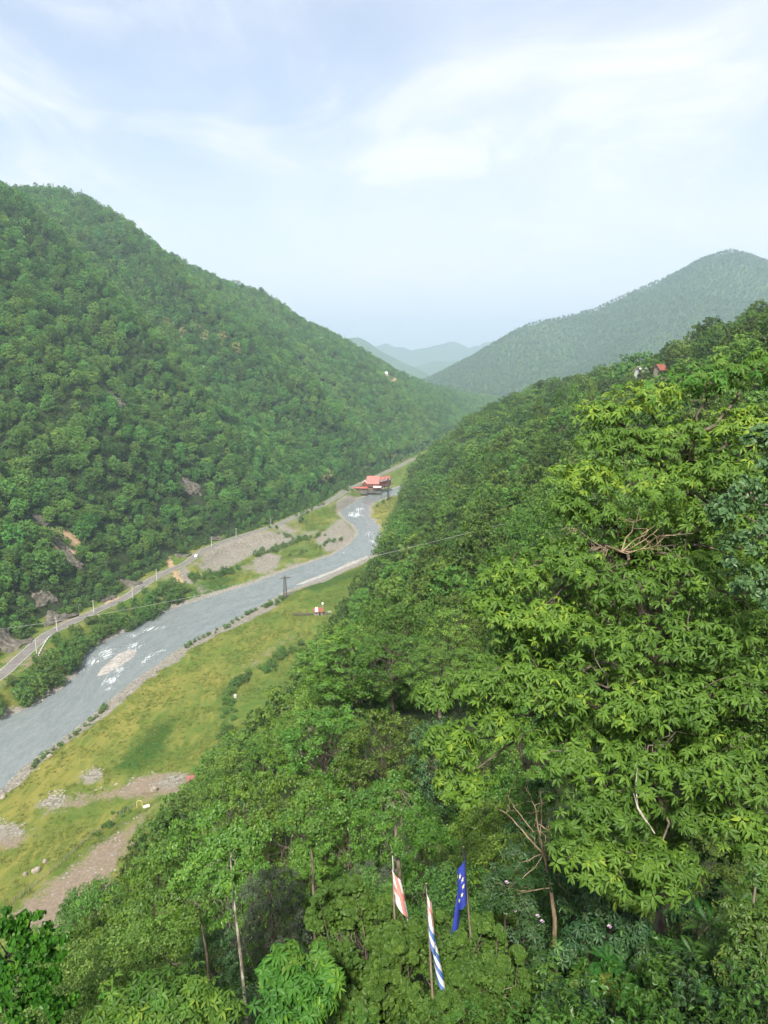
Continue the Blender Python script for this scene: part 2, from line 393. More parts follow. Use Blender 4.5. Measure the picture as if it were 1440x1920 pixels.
def ground_mat():
    t = NT('valley_ground'); co = t.coord('Position'); 
    z = t.n.new('ShaderNodeSeparateXYZ'); t.l.new(t.attr('zone', 'Vector'), z.inputs[0])
    gravel, dirt, forest = z.outputs
    z2 = t.n.new('ShaderNodeSeparateXYZ'); t.l.new(t.attr('zone2', 'Vector'), z2.inputs[0])
    dry, soil, lush = z2.outputs
    big = t.noise(co, 0.045, 5, 0.6, 0.6); mid = t.noise(co, 0.28, 6, 0.65, 0.5); fine = t.noise(co, 1.6, 6, 0.7); 
    streak = t.noise(t.coord('Position', (1, 0.28, 1), (0, 0, 0.55)), 0.35, 6, 0.65, 0.6)
    green = t.mix(t.ramp(mid, 0.3, 0.7), (.066, .116, .020), (.108, .156, .028))
    yellow = t.mix(t.ramp(streak, 0.3, 0.7), (.145, .155, .030), (.220, .205, .050))
    d = t.math('ADD', dry, t.math('MULTIPLY', t.math('SUBTRACT', big, 0.5), 1.1))
    d = t.math('ADD', d, t.math('MULTIPLY', t.math('SUBTRACT', streak, 0.5), 1.5))
    grass = t.mix(t.ramp(d, 0.1, 0.95), green, yellow)
    dark = t.mix(t.ramp(fine, 0.35, 0.7), (.022, .058, .010), (.060, .120, .018))
    grass = t.mix(t.ramp(t.math('ADD', lush, t.math('MULTIPLY', t.math('SUBTRACT', mid, 0.5), 1.2)), 0.35, 0.85), grass, dark)
    # tufts and trodden specks
    tuft = t.ramp(t.noise(co, 0.9, 5, 0.75), 0.60, 0.70)
    grass = t.mix(t.math('MULTIPLY', tuft, 0.35), grass, (.045, .095, .016))
    speck = t.ramp(t.noise(co, 0.75, 4, 0.8, 0.3), 0.66, 0.74)
    grass = t.mix(t.math('MULTIPLY', speck, t.math('MULTIPLY', dry, 0.6)), grass, (.36, .33, .22))
    vor = t.voronoi(co, 1.3, 'Color'); vs = t.n.new('ShaderNodeSeparateColor'); t.l.new(vor, vs.inputs[0])
    st = t.mix(vs.outputs[0], (.13, .118, .095), (.31, .285, .24))
    st = t.mix(t.ramp(mid, 0.35, 0.75), st, (.215, .19, .15))
    st = t.mix(t.ramp(t.noise(co, 0.5, 5, 0.7), 0.54, 0.68, 0, 0.8), st, (.085, .11, .030))
    dr = t.mix(t.ramp(fine, 0.3, 0.7), (.165, .128, .092), (.27, .215, .16))
    dr = t.mix(t.ramp(streak, 0.5, 0.75, 0, 0.6), dr, (.155, .145, .075))
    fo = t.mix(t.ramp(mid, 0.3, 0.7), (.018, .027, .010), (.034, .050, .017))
    sl = t.mix(t.ramp(mid, 0.3, 0.7), (.30, .19, .10), (.42, .31, .19))
    j = t.math('MULTIPLY', t.math('SUBTRACT', mid, 0.5), 0.9)
    j2 = t.math('ADD', j, t.math('MULTIPLY', t.math('SUBTRACT', fine, 0.5), 0.6))
    c = t.mix(t.ramp(t.math('ADD', dirt, t.math('MULTIPLY', j2, 1.5)), 0.34, 0.74), grass, dr)
    c = t.mix(t.ramp(t.math('ADD', gravel, t.math('MULTIPLY', j2, 1.5)), 0.36, 0.72), c, st)
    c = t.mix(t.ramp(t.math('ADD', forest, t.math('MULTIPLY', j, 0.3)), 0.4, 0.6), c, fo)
    c = t.mix(t.ramp(t.math('ADD', soil, j), 0.40, 0.62), c, sl)
    m = t.base(c, 0.95, 0.1)
    h = t.math('ADD', t.math('MULTIPLY', fine, 0.6), t.math('MULTIPLY', t.noise(co, 4.0, 4, 0.7), 0.4)); t.bump(h, 0.8, 0.5)
    return m
M['ground'] = ground_mat()
def water_mat():
    t = NT('river_water'); f = t.attr('flow', 'Vector')       # x: metres along, y: metres across
    foam = t.attr('foam')
    w1 = t.noise(t.coord(src=f, scale=(0.8, 1.2, 1)), 1.3, 8, 0.72, 0.4)
    w2 = t.noise(t.coord(src=f, scale=(0.8, 1.2, 1)), 0.45, 7, 0.75, 0.5)
    pat = t.noise(t.coord(src=f, scale=(0.32, 1.1, 1)), 0.42, 8, 0.72, 1.3)
    pat2 = t.noise(t.coord(src=f, scale=(0.7, 1.3, 1)), 1.1, 6, 0.75, 0.6)
    p = t.math('ADD', t.math('MULTIPLY', pat, 0.6), t.math('MULTIPLY', pat2, 0.4))
    thr = t.math('SUBTRACT', 0.80, t.math('MULTIPLY', foam, 0.40))
    fm = t.ramp(t.math('SUBTRACT', p, thr), 0.0, 0.09)
    col = t.mix(t.ramp(w2, 0.3, 0.7), (.165, .186, .184), (.215, .236, .234))
    flowv = t.noise(t.coord(src=f, scale=(0.45, 1.0, 1)), 0.20, 5, 0.6, 0.5)
    col = t.mix(t.ramp(flowv, 0.36, 0.66), t.mix(1.0, col, (.86, .88, .88), 'MULTIPLY'), col)
    col = t.mix(fm, col, (.78, .80, .80))
    t.base(col, t.math('ADD', t.math('ADD', 0.08, t.math('MULTIPLY', t.ramp(flowv, 0.35, 0.65), 0.16)), t.math('MULTIPLY', fm, 0.6)), 0.5)
    t.bump(t.math('ADD', t.math('MULTIPLY', w1, 0.7), t.math('ADD', t.math('MULTIPLY', fm, 0.5), t.math('MULTIPLY', w2, 0.8))), 0.42, 0.42)
    return t.m
M['water'] = water_mat()
def rock_mat(name, a, b, c):
    t = NT(name); co = t.coord('Object', (1, 1, 1.8)); n = t.noise(co, 0.5, 8, 0.7, 0.8); v = t.noise(co, 2.6, 6, 0.7)
    cc = t.mix(t.ramp(n, 0.35, 0.62), a, b); cc = t.mix(t.ramp(v, 0.52, 0.66, 0, 0.75), cc, c)
    m = t.base(cc, 0.9, 0.2); t.bump(t.math('ADD', n, t.math('MULTIPLY', v, 0.5)), 0.9, 0.4); return m
M['rock'] = rock_mat('outcrop_rock', (.060, .052, .042), (.165, .145, .118), (.05, .07, .022))
M['boulder'] = rock_mat('boulder_stone', (.20, .17, .13), (.40, .35, .27), (.16, .15, .10))
M['stone'] = rock_mat('river_stone', (.20, .185, .165), (.42, .39, .355), (.27, .245, .205))
M['asphalt'] = simple('asphalt', (.165, .152, .135), 0.9, 0.2, var=.16, scale=0.3)
M['white'] = simple('white_paint', (.72, .72, .70), 0.6, 0.3, var=.08)
M['concrete'] = simple('concrete', (.46, .45, .42), 0.85, 0.2, var=.18)
M['steel'] = simple('weathered_steel', (.10, .085, .075), 0.7, 0.4, 0.3, var=.3)
M['galv'] = simple('galvanised_steel', (.30, .30, .30), 0.5, 0.5, 0.5, var=.2)
M['roofred'] = simple('red_roof', (.38, .12, .095), 0.6, 0.3, var=.15, scale=0.8)
M['roofrust'] = simple('rusty_roof', (.22, .075, .050), 0.8, 0.3, var=.3)
M['woodwall'] = simple('brown_timber', (.20, .075, .035), 0.75, 0.3, var=.3)
M['woodgrey'] = simple('grey_timber', (.22, .19, .155), 0.85, 0.2, var=.3)
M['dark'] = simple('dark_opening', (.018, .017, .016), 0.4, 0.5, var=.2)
M['glass'] = simple('window_glass', (.03, .04, .05), 0.08, 0.6, var=.1)
M['umbrella'] = simple('red_canvas', (.50, .10, .10), 0.8, 0.2, var=.2)
M['redsheet'] = simple('red_sheet', (.30, .11, .10), 0.7, 0.3, var=.3)
M['pinkwhite'] = simple('pale_canvas', (.66, .56, .55), 0.8, 0.2, var=.12)
M['cream_wall'] = simple('cream_render', (.60, .56, .48), 0.85, 0.2, var=.12)
M['carpaint'] = simple('white_car_paint', (.75, .75, .76), 0.25, 0.5, var=.03)
M['rubber'] = simple('tyre_rubber', (.02, .02, .02), 0.9, 0.2, var=.2)
M['yellowpipe'] = simple('yellow_pipe', (.62, .56, .24), 0.6, 0.3, var=.15)
M['cable'] = simple('cable_metal', (.34, .34, .33), 0.6, 0.3, var=.1)
M['dry'] = simple('dry_sticks', (.26, .20, .13), 0.9, 0.2, var=.3)
M['fl_white'] = simple('white_cloth', (.66, .63, .60), 0.85, 0.1, var=.06)
M['fl_red'] = simple('faded_red_cloth', (.50, .21, .17), 0.85, 0.1, var=.15)
M['fl_blue'] = simple('royal_blue_cloth', (.028, .045, .25), 0.75, 0.15, var=.1)
M['fl_blue2'] = simple('mid_blue_cloth', (.085, .165, .36), 0.8, 0.1, var=.12)
M['fl_yellow'] = simple('yellow_cloth', (.66, .60, .25), 0.8, 0.1, var=.08)
M['pole_wood'] = simple('flagpole_wood', (.27, .21, .15), 0.8, 0.2, var=.25, scale=6)

# ------------------------------------------------------------------ leaves and trees
def unit(v): return v/(np.linalg.norm(v, axis=-1, keepdims=True)+1e-9)
def rand_unit(rng, n): return unit(rng.normal(size=(n, 3)))
def leaf_quads(P, Nrm, size, rng, aspect=0.6, droop=0.25, fold=0.12, kind='rhomb'):
    """one small face set per leaf, rooted at P; returns V, Q, per-leaf vertex count"""
    n = len(P); size = np.broadcast_to(size, (n,))[:, None]
    u = rand_unit(rng, n); u = u-Nrm*np.sum(u*Nrm, -1, keepdims=True); u = unit(u+np.array([0, 0, -droop])); 
    Nn = unit(Nrm-u*np.sum(u*Nrm, -1, keepdims=True)); v = np.cross(Nn, u)
    L = u*size; W = v*size*aspect/2
    if kind == 'rhomb':
        V = np.stack([P-L*0.45, P+W+Nn*size*fold, P+L*0.55, P-W+Nn*size*fold], 1)
        Q = np.arange(n*4).reshape(n, 4); k = 4
    else:   # oval with midrib fold: two quads
        V = np.stack([P, P+L*0.35+W+Nn*size*fold, P+L*0.78+W*0.72+Nn*size*fold*0.4, P+L-Nn*size*0.12, P+L*0.78-W*0.72+Nn*size*fold*0.4, P+L*0.35-W+Nn*size*fold], 1)
        b = np.arange(n)[:, None]*6
        Q = np.vstack([b+np.array([[0, 1, 2, 3]]), b+np.array([[0, 3, 4, 5]])]); k = 6
    return V.reshape(-1, 3), Q, k
def clumps(rng, centers, radii, n_sub, n_leaf, flat=0.8, up_bias=0.25, inner=0.55):
    """leaf positions: lobes -> sub-clumps -> leaves; returns P, N, clump value"""
    C = np.asarray(centers, float); R = np.asarray(radii, float)
    nl = len(C)
    d = unit(rng.normal(size=(nl, n_sub, 3))+np.array([0, 0, up_bias])); 
    sc_ = C[:, None]+d*R[:, None, None]*np.array([1, 1, flat])*rng.uniform(inner, 1.0, (nl, n_sub, 1))
    sr = R[:, None]*rng.uniform(0.30, 0.48, (nl, n_sub))
    e = unit(rng.normal(size=(nl, n_sub, n_leaf, 3))+np.array([0, 0, up_bias*1.4])+d[:, :, None]*0.4)
    P = sc_[:, :, None]+e*sr[:, :, None, None]*np.array([1, 1, 0.75])*rng.uniform(0.5, 1.05, (nl, n_sub, n_leaf, 1))
    N = unit(e*0.85+d[:, :, None]*0.35+np.array([0, 0, 0.62])+rng.normal(size=e.shape)*0.34)
    tint = np.clip(rng.random((nl, n_sub, 1))*0.55+rng.random((nl, n_sub, n_leaf))*0.45, 0, 1)
    return P.reshape(-1, 3), N.reshape(-1, 3), tint.reshape(-1)
def bent(rng, a, b, n=5, wob=0.08):
    a = np.asarray(a, float); b = np.asarray(b, float); t = np.linspace(0, 1, n)[:, None]
    p = a+(b-a)*t; L = np.linalg.norm(b-a)
    p[1:-1] += rng.normal(size=(n-2, 3))*L*wob; return p
def wood_mesh(name, rng, H, lobes, r0, mat, base_frac=0.35, twigs=0, lean=(0, 0), k=6, sink=0.6):
    mb = MB(); top = np.array([lean[0], lean[1], H*0.86])
    tr = bent(rng, (0, 0, -sink), top, 7, 0.02); rr = np.linspace(r0*1.15, r0*0.18, 7)
    mb.tube(tr, rr, k+1)
    for c in lobes:
        t = np.clip(rng.uniform(base_frac, 0.85)*min(1.0, 0.25+c[2]/H), 0.12, 0.95)
        i = t*6; j = int(min(i, 5)); st = tr[j]+(tr[j+1]-tr[j])*(i-j)
        br = bent(rng, st, c, 5, 0.07); br[1:-1, 2] += np.linalg.norm(np.asarray(c)-st)*0.06
        mb.tube(br, np.linspace(r0*0.42*(1-t*0.6), r0*0.06, 5), 5, False)
        for _ in range(twigs):
            e = np.asarray(c)+rng.normal(size=3)*np.linalg.norm(np.asarray(c)-st)*0.22
            q = br[rng.integers(2, 5)]; mb.tube(bent(rng, q, e, 4, 0.1), np.linspace(r0*0.09, r0*0.02, 4), 4, False)
    return mb.mesh(name, mat, True)
def tree_asset(name, seed, H=10.0, R=4.4, n_lobes=14, n_sub=7, n_leaf=8, leaf=0.8, mat='forest', aspect=0.7, base=0.30, kind='rhomb', trunk=True, r0=0.16, top=0.5, split=False, twigs=0, wood='bark', lobe_r=0.40, droop=0.25, flat=0.8, lobe_sq=0.85):
    rng = np.random.default_rng(seed)
    # lobes spread over an egg-shaped crown
    th = (np.arange(n_lobes)*2.399+rng.uniform(0, 6)); f = (np.arange(n_lobes)+0.5)/n_lobes
    zz = base*H+(H*(1-0.09)-base*H)*np.clip(f+rng.normal(size=n_lobes)*0.05, 0, 1)
    prof = np.sqrt(np.clip(1-((f-(1-top))/np.where(f > (1-top), top, 1-top))**2, 0, 1))
    rad = R*0.70*prof*rng.uniform(0.72, 1.08, n_lobes)
    C = np.stack([rad*np.cos(th), rad*np.sin(th), zz], -1); lr = R*lobe_r*rng.uniform(0.75, 1.2, n_lobes)*(0.75+0.25*prof)
    P, N, ti = clumps(rng, C, lr, n_sub, n_leaf, flat)
    V, Q, k = leaf_quads(P, N, leaf*rng.uniform(0.7, 1.25, len(P)), rng, aspect, droop, 0.12, kind)
    tint = np.repeat(ti, k)
    if split or not trunk:
        crown = mesh_np(name+'_crown', V, Q, [M[mat]], attrs={'tint': tint})
        w = wood_mesh(name+'_wood', rng, H, C, r0, M[wood], base, twigs) if trunk else None
        return crown, w
    w = MB(); tr = bent(rng, (0, 0, -1.0), (0, 0, H*0.75), 5, 0.02); w.tube(tr, np.linspace(r0, r0*0.3, 5), 5)
    for c in C[::3]: w.tube(bent(rng, tr[2], c, 3, 0.05), [r0*0.4, r0*0.25, r0*0.08], 4, False)
    wv = np.vstack(w.v); F = [np.vstack([Q, np.vstack(w.q)+len(V)])]; nq = len(Q)
    wt = np.vstack(w.t)+len(V); F.append(wt)
    mi = np.concatenate([np.zeros(nq), np.ones(len(F[0])-nq+len(wt))])
    return mesh_np(name, np.vstack([V, wv]), F, [M[mat], M[wood]], mi, {'tint': np.concatenate([tint, np.zeros(len(wv))])}), None
def conifer_asset(name, seed, H=13, R=2.6, mat='forest', n_tier=11, per=26, leaf=0.9):
    rng = np.random.default_rng(seed); P = []; N = []
    for i in range(n_tier):
        f = i/(n_tier-1); z = H*(0.18+0.82*f); r = R*(1-f)**0.8+0.15
        m = max(5, int(per*(1-0.75*f))); a = rng.uniform(0, 6.28, m); q = r*np.sqrt(rng.uniform(0.1, 1, m))
        P.append(np.stack([q*np.cos(a), q*np.sin(a), z-0.35*q+rng.normal(size=m)*0.2], -1))
        N.append(unit(np.stack([np.cos(a)*0.6, np.sin(a)*0.6, np.full(m, 0.8)], -1)+rng.normal(size=(m, 3))*0.3))
    P = np.vstack(P); N = np.vstack(N); V, Q, k = leaf_quads(P, N, leaf*rng.uniform(0.7, 1.2, len(P)), rng, 0.6, 0.5, 0.1)
    return mesh_np(name, V, Q, [M[mat]], attrs={'tint': np.repeat(rng.random(len(P))*0.6, k)}), None
# far, middle and near foliage detail
FAR = [tree_asset('far_tree', 100+i, 10, 4.6, 9, 4, 5, 1.9, 'far', 0.85, trunk=False)[0] for i in range(4)]+[conifer_asset('far_conifer', 130, 14, 3, 'far', 7, 12, 1.8)[0]]
MID = [tree_asset('middle_tree', 200+i, 10+1.5*(i % 3), 4.2+0.4*(i % 2), 22, 6, 9, 0.62, 'forest', 0.75, top=(0.45, 0.55, 0.65)[i % 3], lobe_r=0.34)[0] for i in range(8)]
MID += [tree_asset('tall_tree', 220+i, 14, 3.2, 16, 7, 10, 0.6, 'forest', 0.7, 0.35, top=0.6)[0] for i in range(2)]+[conifer_asset('conifer', 231, 14, 2.8)[0]]
NMID = len(MID)
MID += [tree_asset('pale_tree', 260+i, 10+1.5*(i % 3), 4.0+0.5*(i % 2), 24, 6, 9, 0.6, 'forest_b', 0.75, top=(0.45, 0.55, 0.65)[i % 3], lobe_r=0.32)[0] for i in range(6)]
CREAM = [tree_asset('blossom_tree', 240+i, 10, 4.0, 15, 6, 9, 0.8, 'cream', 0.75)[0] for i in range(2)]
NEAR = [tree_asset('near_tree', 300+i, 10+1.5*(i % 3), 4.4, 34, 7, 24, 0.34, 'forest_near', 0.72, 0.22, top=(0.45, 0.55, 0.62)[i % 3], r0=0.17, split=True, droop=0.35, lobe_r=0.31)[:2] for i in range(7)]
LEFTN = [tree_asset('hill_tree', 330+i, 10+1.5*(i % 3), 4.4, 30, 7, 14, 0.44, 'forest', 0.72, 0.22, top=(0.45, 0.55, 0.62)[i % 3], lobe_r=0.32)[0] for i in range(8)]
LEFTN += [tree_asset('pale_hill_tree', 345+i, 10+1.5*(i % 3), 4.4, 32, 7, 14, 0.42, 'forest_b', 0.72, 0.22, top=(0.45, 0.55, 0.62)[i % 3], lobe_r=0.30)[0] for i in range(5)]
SHRUB = [tree_asset('shrub', 400+i, 2.6, 1.7, 10, 6, 9, 0.34, 'bank', 0.7, 0.12, r0=0.05)[0] for i in range(5)]
BANKT = [tree_asset('bank_tree', 420+i, 8.5, 4.0, 18, 8, 12, 0.52, 'bank', 0.7, 0.12, r0=0.14)[0] for i in range(5)]

# forest masses: instances over a cloud of points (nobody could count them)
def proto_collection(name, meshes):
    c = bpy.data.collections.new(name)
    for i, me in enumerate(meshes):
        o = bpy.data.objects.new('%s_%02d' % (name, i), me); c.objects.link(o)
    return c
def forest_mass(name, P, S, RZ, IDX, meshes, label, cat, tilt=None):
    me = bpy.data.meshes.new(name); n = len(P); me.vertices.add(n); me.vertices.foreach_set('co', np.asarray(P, np.float32).ravel())
    for k, a in (('scl', S), ('rz', RZ)):
        x = me.attributes.new(k, 'FLOAT', 'POINT'); x.data.foreach_set('value', np.asarray(a, np.float32))
    x = me.attributes.new('idx', 'INT', 'POINT'); x.data.foreach_set('value', np.asarray(IDX, np.int32))
    o = link(name, me); tag(o, label, cat, kind='stuff')
    g = bpy.data.node_groups.new(name, 'GeometryNodeTree')
    g.interface.new_socket('Geometry', in_out='INPUT', socket_type='NodeSocketGeometry'); g.interface.new_socket('Geometry', in_out='OUTPUT', socket_type='NodeSocketGeometry')
    gi = g.nodes.new('NodeGroupInput'); go = g.nodes.new('NodeGroupOutput'); ip = g.nodes.new('GeometryNodeInstanceOnPoints')
    ci = g.nodes.new('GeometryNodeCollectionInfo'); ci.inputs['Collection'].default_value = proto_collection(name+'_kinds', meshes)
    ci.inputs['Separate Children'].default_value = True; ci.inputs['Reset Children'].default_value = True
    def na(nm, ty):
        a = g.nodes.new('GeometryNodeInputNamedAttribute'); a.data_type = ty; a.inputs[0].default_value = nm; return a.outputs[0]
    cx_ = g.nodes.new('ShaderNodeCombineXYZ'); g.links.new(na('rz', 'FLOAT'), cx_.inputs[2])
    e2r = g.nodes.new('FunctionNodeEulerToRotation'); g.links.new(cx_.outputs[0], e2r.inputs[0])
    g.links.new(gi.outputs[0], ip.inputs['Points']); g.links.new(ci.outputs[0], ip.inputs['Instance']); ip.inputs['Pick Instance'].default_value = True
    g.links.new(na('idx', 'INT'), ip.inputs['Instance Index']); g.links.new(e2r.outputs[0], ip.inputs['Rotation']); g.links.new(na('scl', 'FLOAT'), ip.inputs['Scale'])
    g.links.new(ip.outputs[0], go.inputs[0])
    md = o.modifiers.new('scatter', 'NODES'); md.node_group = g
    return o
def jitter_grid(x0, x1, y0, y1, step, rng):
    xs = np.arange(x0, x1, step); ys = np.arange(y0, y1, step); X, Y = np.meshgrid(xs, ys)
    X = X+rng.uniform(-.45, .45, X.shape)*step; Y = Y+rng.uniform(-.45, .45, Y.shape)*step
    return X.ravel(), Y.ravel()
def in_view(P, mx=160, top=-200, bot=2150):
    px, py, d = project(P); return (d > 3) & (px > -mx) & (px < 1440+mx) & (py > top) & (py < bot)
def visible(P, lift=6.0, n=60, slack=3.0):
    """not hidden by bare terrain"""
    A = np.array([0, 0, CAM_Z]); B = np.asarray(P, float)+np.array([0, 0, lift]); ok = np.ones(len(B), bool)
    for t in np.linspace(0.15, 0.985, n):
        q = A+(B-A)*t; ok &= height(q[:, 0], q[:, 1]) < q[:, 2]+slack
    return ok

# ------------------------------------------------------------------ the setting: ground, river, road, hills
def grow(a, b, s0, s1):
    o = [a]
    while o[-1] < b: o.append(o[-1]+s0+(s1-s0)*(o[-1]-a)/(b-a))
    return o
xs = np.array(sorted(set([-x for x in grow(285, 1550, 2, 34)])) + list(np.arange(-284, 70, 1.15)) + grow(70, 1800, 2.5, 34))
ys = np.array(list(np.arange(-160, 0, 8))+list(np.arange(0, 120, 2.0))+list(np.arange(120, 620, 1.3))+grow(620, 2750, 2.0, 26))
GX, GY = np.meshgrid(xs, ys); GZ = height(GX, GY)
nx, ny = len(xs), len(ys)
fx, fy = GX.ravel(), GY.ravel()
dl = -dist_line(fx, fy, BANK_L); dr = dist_line(fx, fy, BANK_R); dsr = dist_line(fx, fy, ROAD); dro = np.abs(dsr)
sL = yint(FOOT_L, fy)-fx; sR = fx-yint(FOOT_R, fy)
nz1 = N1.fbm(fx/18, fy/18, 4)-0.5; nz2 = N2.fbm(fx/9+5, fy/9, 4)-0.5
onleft = dl > 0
def zpoly(pts, soft=3.0, z=2.5):
    pl = gline(pts, z); m = inpoly(fx, fy, pl).astype(float)
    near = (np.abs(fx-pl[:, 0].mean()) < np.ptp(pl[:, 0])+20) & (np.abs(fy-pl[:, 1].mean()) < np.ptp(pl[:, 1])+20)
    out = np.zeros(fx.shape)
    d = np.abs(dist_line(fx[near], fy[near], np.vstack([pl, pl[:1]])))
    mm = m[near]; out[near] = np.where(mm > 0, 0.5+0.5*np.clip(d/soft, 0, 1), 0.5-0.5*np.clip(d/soft, 0, 1)); return out
gravel = np.zeros(fx.shape); dirt = np.zeros(fx.shape); lush = np.zeros(fx.shape); dry = np.full(fx.shape, 0.42); soil = np.zeros(fx.shape)
gw = np.interp(fy, [100, 200, 250, 300, 340, 380, 430, 520, 700], [3, 4, 6, 10, 10, 9, 7, 3, 2])
gravel = np.maximum(gravel, np.where(dr > 0, 1-sstep(gw*0.6, gw*1.25, dr+nz1*10+nz2*5), 0))
gravel = np.maximum(gravel, np.where((dr <= 0) & (dl <= 0), 1.0, 0))
lb = np.where(onleft, 1-sstep(1.5, 5, dl), 0); gravel = np.maximum(gravel, lb)
gravel = np.where(onleft & (fy > 330) & (fy < 800) & (dsr > 2), np.maximum(gravel, 0.16+1.5*nz1+0.9*nz2), gravel)
for p in ([(375,1062),(400,1032),(470,1012),(540,1000),(565,1003),(540,1022),(470,1042),(430,1066),(390,1078)], [(325,1092),(345,1075),(372,1085),(360,1098)], [(470,1050),(500,1035),(530,1040),(520,1062),(480,1075)], [(590,1010),(640,965),(672,1000),(655,1020),(610,1030)]):
    gravel = np.maximum(gravel, zpoly(p, 3)*0.95)
for p in ([(150,1450),(178,1438),(196,1445),(195,1460),(155,1468)], [(-30,1530),(20,1538),(55,1552),(45,1568),(-30,1572)], [(68,1503),(100,1484),(122,1486),(124,1508),(90,1520)], [(285,1470),(320,1450),(352,1452),(350,1470),(310,1482)]):
    gravel = np.maximum(gravel, zpoly(p, 3.5))
for p in ([(95,1512),(120,1490),(180,1488),(250,1458),(300,1450),(352,1452),(352,1484),(285,1498),(200,1494),(140,1512)], [(20,1720),(60,1680),(110,1645),(180,1590),(240,1548),(268,1530),(270,1545),(240,1590),(210,1640),(200,1690),(140,1740),(60,1760)], [(-40,1560),(60,1555),(62,1565),(30,1582),(-40,1590)], [(282,1510),(322,1504),(322,1516),(285,1518)], [(440,1260),(500,1215),(545,1190),(560,1195),(500,1235),(455,1270)]):
    dirt = np.maximum(dirt, zpoly(p, 5.0)*(0.62 if p[0] == (440,1260) else 1.0))
for p in ([(195,1440),(260,1370),(310,1335),(345,1340),(330,1390),(290,1440),(240,1455)], [(205,1550),(260,1512),(278,1520),(250,1545),(190,1590),(120,1640),(110,1630)], [(405,1290),(430,1270),(450,1300),(425,1400),(400,1410)], [(345,1105),(400,1082),(450,1080),(440,1100),(400,1117),(350,1133)], [(540,1100),(600,1082),(690,1055),(690,1075),(640,1090),(600,1110)]):
    lush = np.maximum(lush, zpoly(p, 5)*0.8)
dry = dry+0.38*zpoly([(-40,1560),(0,1490),(120,1392),(250,1292),(330,1262),(390,1250),(350,1300),(250,1350),(190,1430),(100,1500),(0,1560)], 10)
dry = dry+0.32*zpoly([(-40,1660),(0,1590),(60,1560),(110,1560),(60,1620),(0,1690)], 8)
dry = dry+0.15*zpoly([(400,1250),(480,1190),(560,1150),(600,1140),(560,1180),(480,1230),(410,1320)], 10)
dry = dry-0.32*zpoly([(430,1420),(450,1310),(540,1230),(600,1180),(600,1260),(500,1400)], 10)
dry = dry-0.25*zpoly([(535,1120),(690,1055),(690,1100),(620,1150),(560,1140)], 10)
dry = dry+0.6*zpoly([(690,975),(696,952),(725,935),(735,940),(712,985)], 6)
dry = np.where(onleft, 0.35+nz1*0.8, dry); lush = np.where(onleft & (dsr > 2), np.maximum(lush, 0.30+1.2*nz2), lush)
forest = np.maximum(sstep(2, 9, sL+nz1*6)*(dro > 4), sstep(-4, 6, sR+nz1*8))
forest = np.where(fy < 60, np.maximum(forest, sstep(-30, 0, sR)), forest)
soil = np.maximum(soil, zpoly([(308,1028),(320,1026),(332,1048),(345,1056),(330,1062),(318,1045)], 3, 14))
for (px_, py_, D_, rr_) in ((125, 1005, 360, 7), (210, 1070, 335, 4), (735, 708, 0, 16), (300, 935, 520, 6), (1215, 690, 330, 6)):
    c = at(px_, py_, D_) if D_ else hit(px_, py_, 500); soil = np.maximum(soil, np.clip(1.1-np.hypot((fx-c[0])/rr_, (fy-c[1])/(rr_*1.6))*0.6, 0, 1))
verge = (dro < 7) & (dro > 2.5); dirt = np.where(verge, np.maximum(dirt, 0.40+0.8*nz1), dirt); forest = np.where(dro < 6.5, 0, forest)
gi_ = np.arange(nx*ny).reshape(ny, nx)
Qg = np.stack([gi_[:-1, :-1], gi_[:-1, 1:], gi_[1:, 1:], gi_[1:, :-1]], -1).reshape(-1, 4)
terrain = link('terrain', mesh_np('terrain', np.stack([fx, fy, GZ.ravel()], -1), Qg, [M['ground']], attrs={'zone': np.stack([gravel, dirt, forest], -1), 'zone2': np.stack([dry, soil, lush], -1)}, smooth=True))
tag(terrain, 'green valley floor with yellowed meadow between steep wooded slopes', 'terrain', kind='structure')

# river: strip of stations between the two banks
def resample(line, n):
    line = np.asarray(line, float); s = np.concatenate([[0], np.cumsum(np.hypot(*np.diff(line, axis=0).T))]); t = np.linspace(0, s[-1], n)
    return np.stack([np.interp(t, s, line[:, 0]), np.interp(t, s, line[:, 1])], -1)
nS, nT = 520, 26
bl, br = resample(BANK_L, nS), resample(BANK_R, nS)
tt = np.linspace(-0.25, 1.25, nT)[None, :, None]
RV = bl[:, None]*(1-tt)+br[:, None]*tt
mid_l = (bl+br)/2; sm = np.concatenate([[0], np.cumsum(np.hypot(*np.diff(mid_l, axis=0).T))]); wd = np.hypot(*(br-bl).T)
flow = np.stack([np.broadcast_to(sm[:, None], (nS, nT)), wd[:, None]*tt[..., 0], np.zeros((nS, nT))], -1)
foam = np.full((nS, nT), 0.30)
def foam_at(px, py, rx, ry, a):
    global foam
    c = on_z(px, py, 0.0); d = ((RV[..., 0]-c[0])/rx)**2+((RV[..., 1]-c[1])/ry)**2; foam = np.maximum(foam, a*np.exp(-d))
for a in ((200,1225,9,16,.80),(175,1240,6,10,.78),(160,1255,5,9,.74),(210,1275,7,9,.85),(205,1292,6,6,.75),(250,1210,10,12,.8),(280,1235,12,16,.72),(300,1220,12,16,.65),(320,1175,12,20,.6),(250,1190,10,10,.72),(280,1180,10,8,.8),(440,1130,10,20,.55),(665,965,14,26,.85),(675,955,10,25,.8),(690,1000,10,22,.72),(650,1035,16,14,.7),(690,1040,8,14,.6),(670,940,14,30,.65),(705,932,14,30,.6),(600,1060,14,20,.6),(225,1255,6,10,.8),(700,1015,8,14,.75)): foam_at(*a)
gi2 = np.arange(nS*nT).reshape(nS, nT); Qr = np.stack([gi2[:-1, :-1], gi2[:-1, 1:], gi2[1:, 1:], gi2[1:, :-1]], -1).reshape(-1, 4)
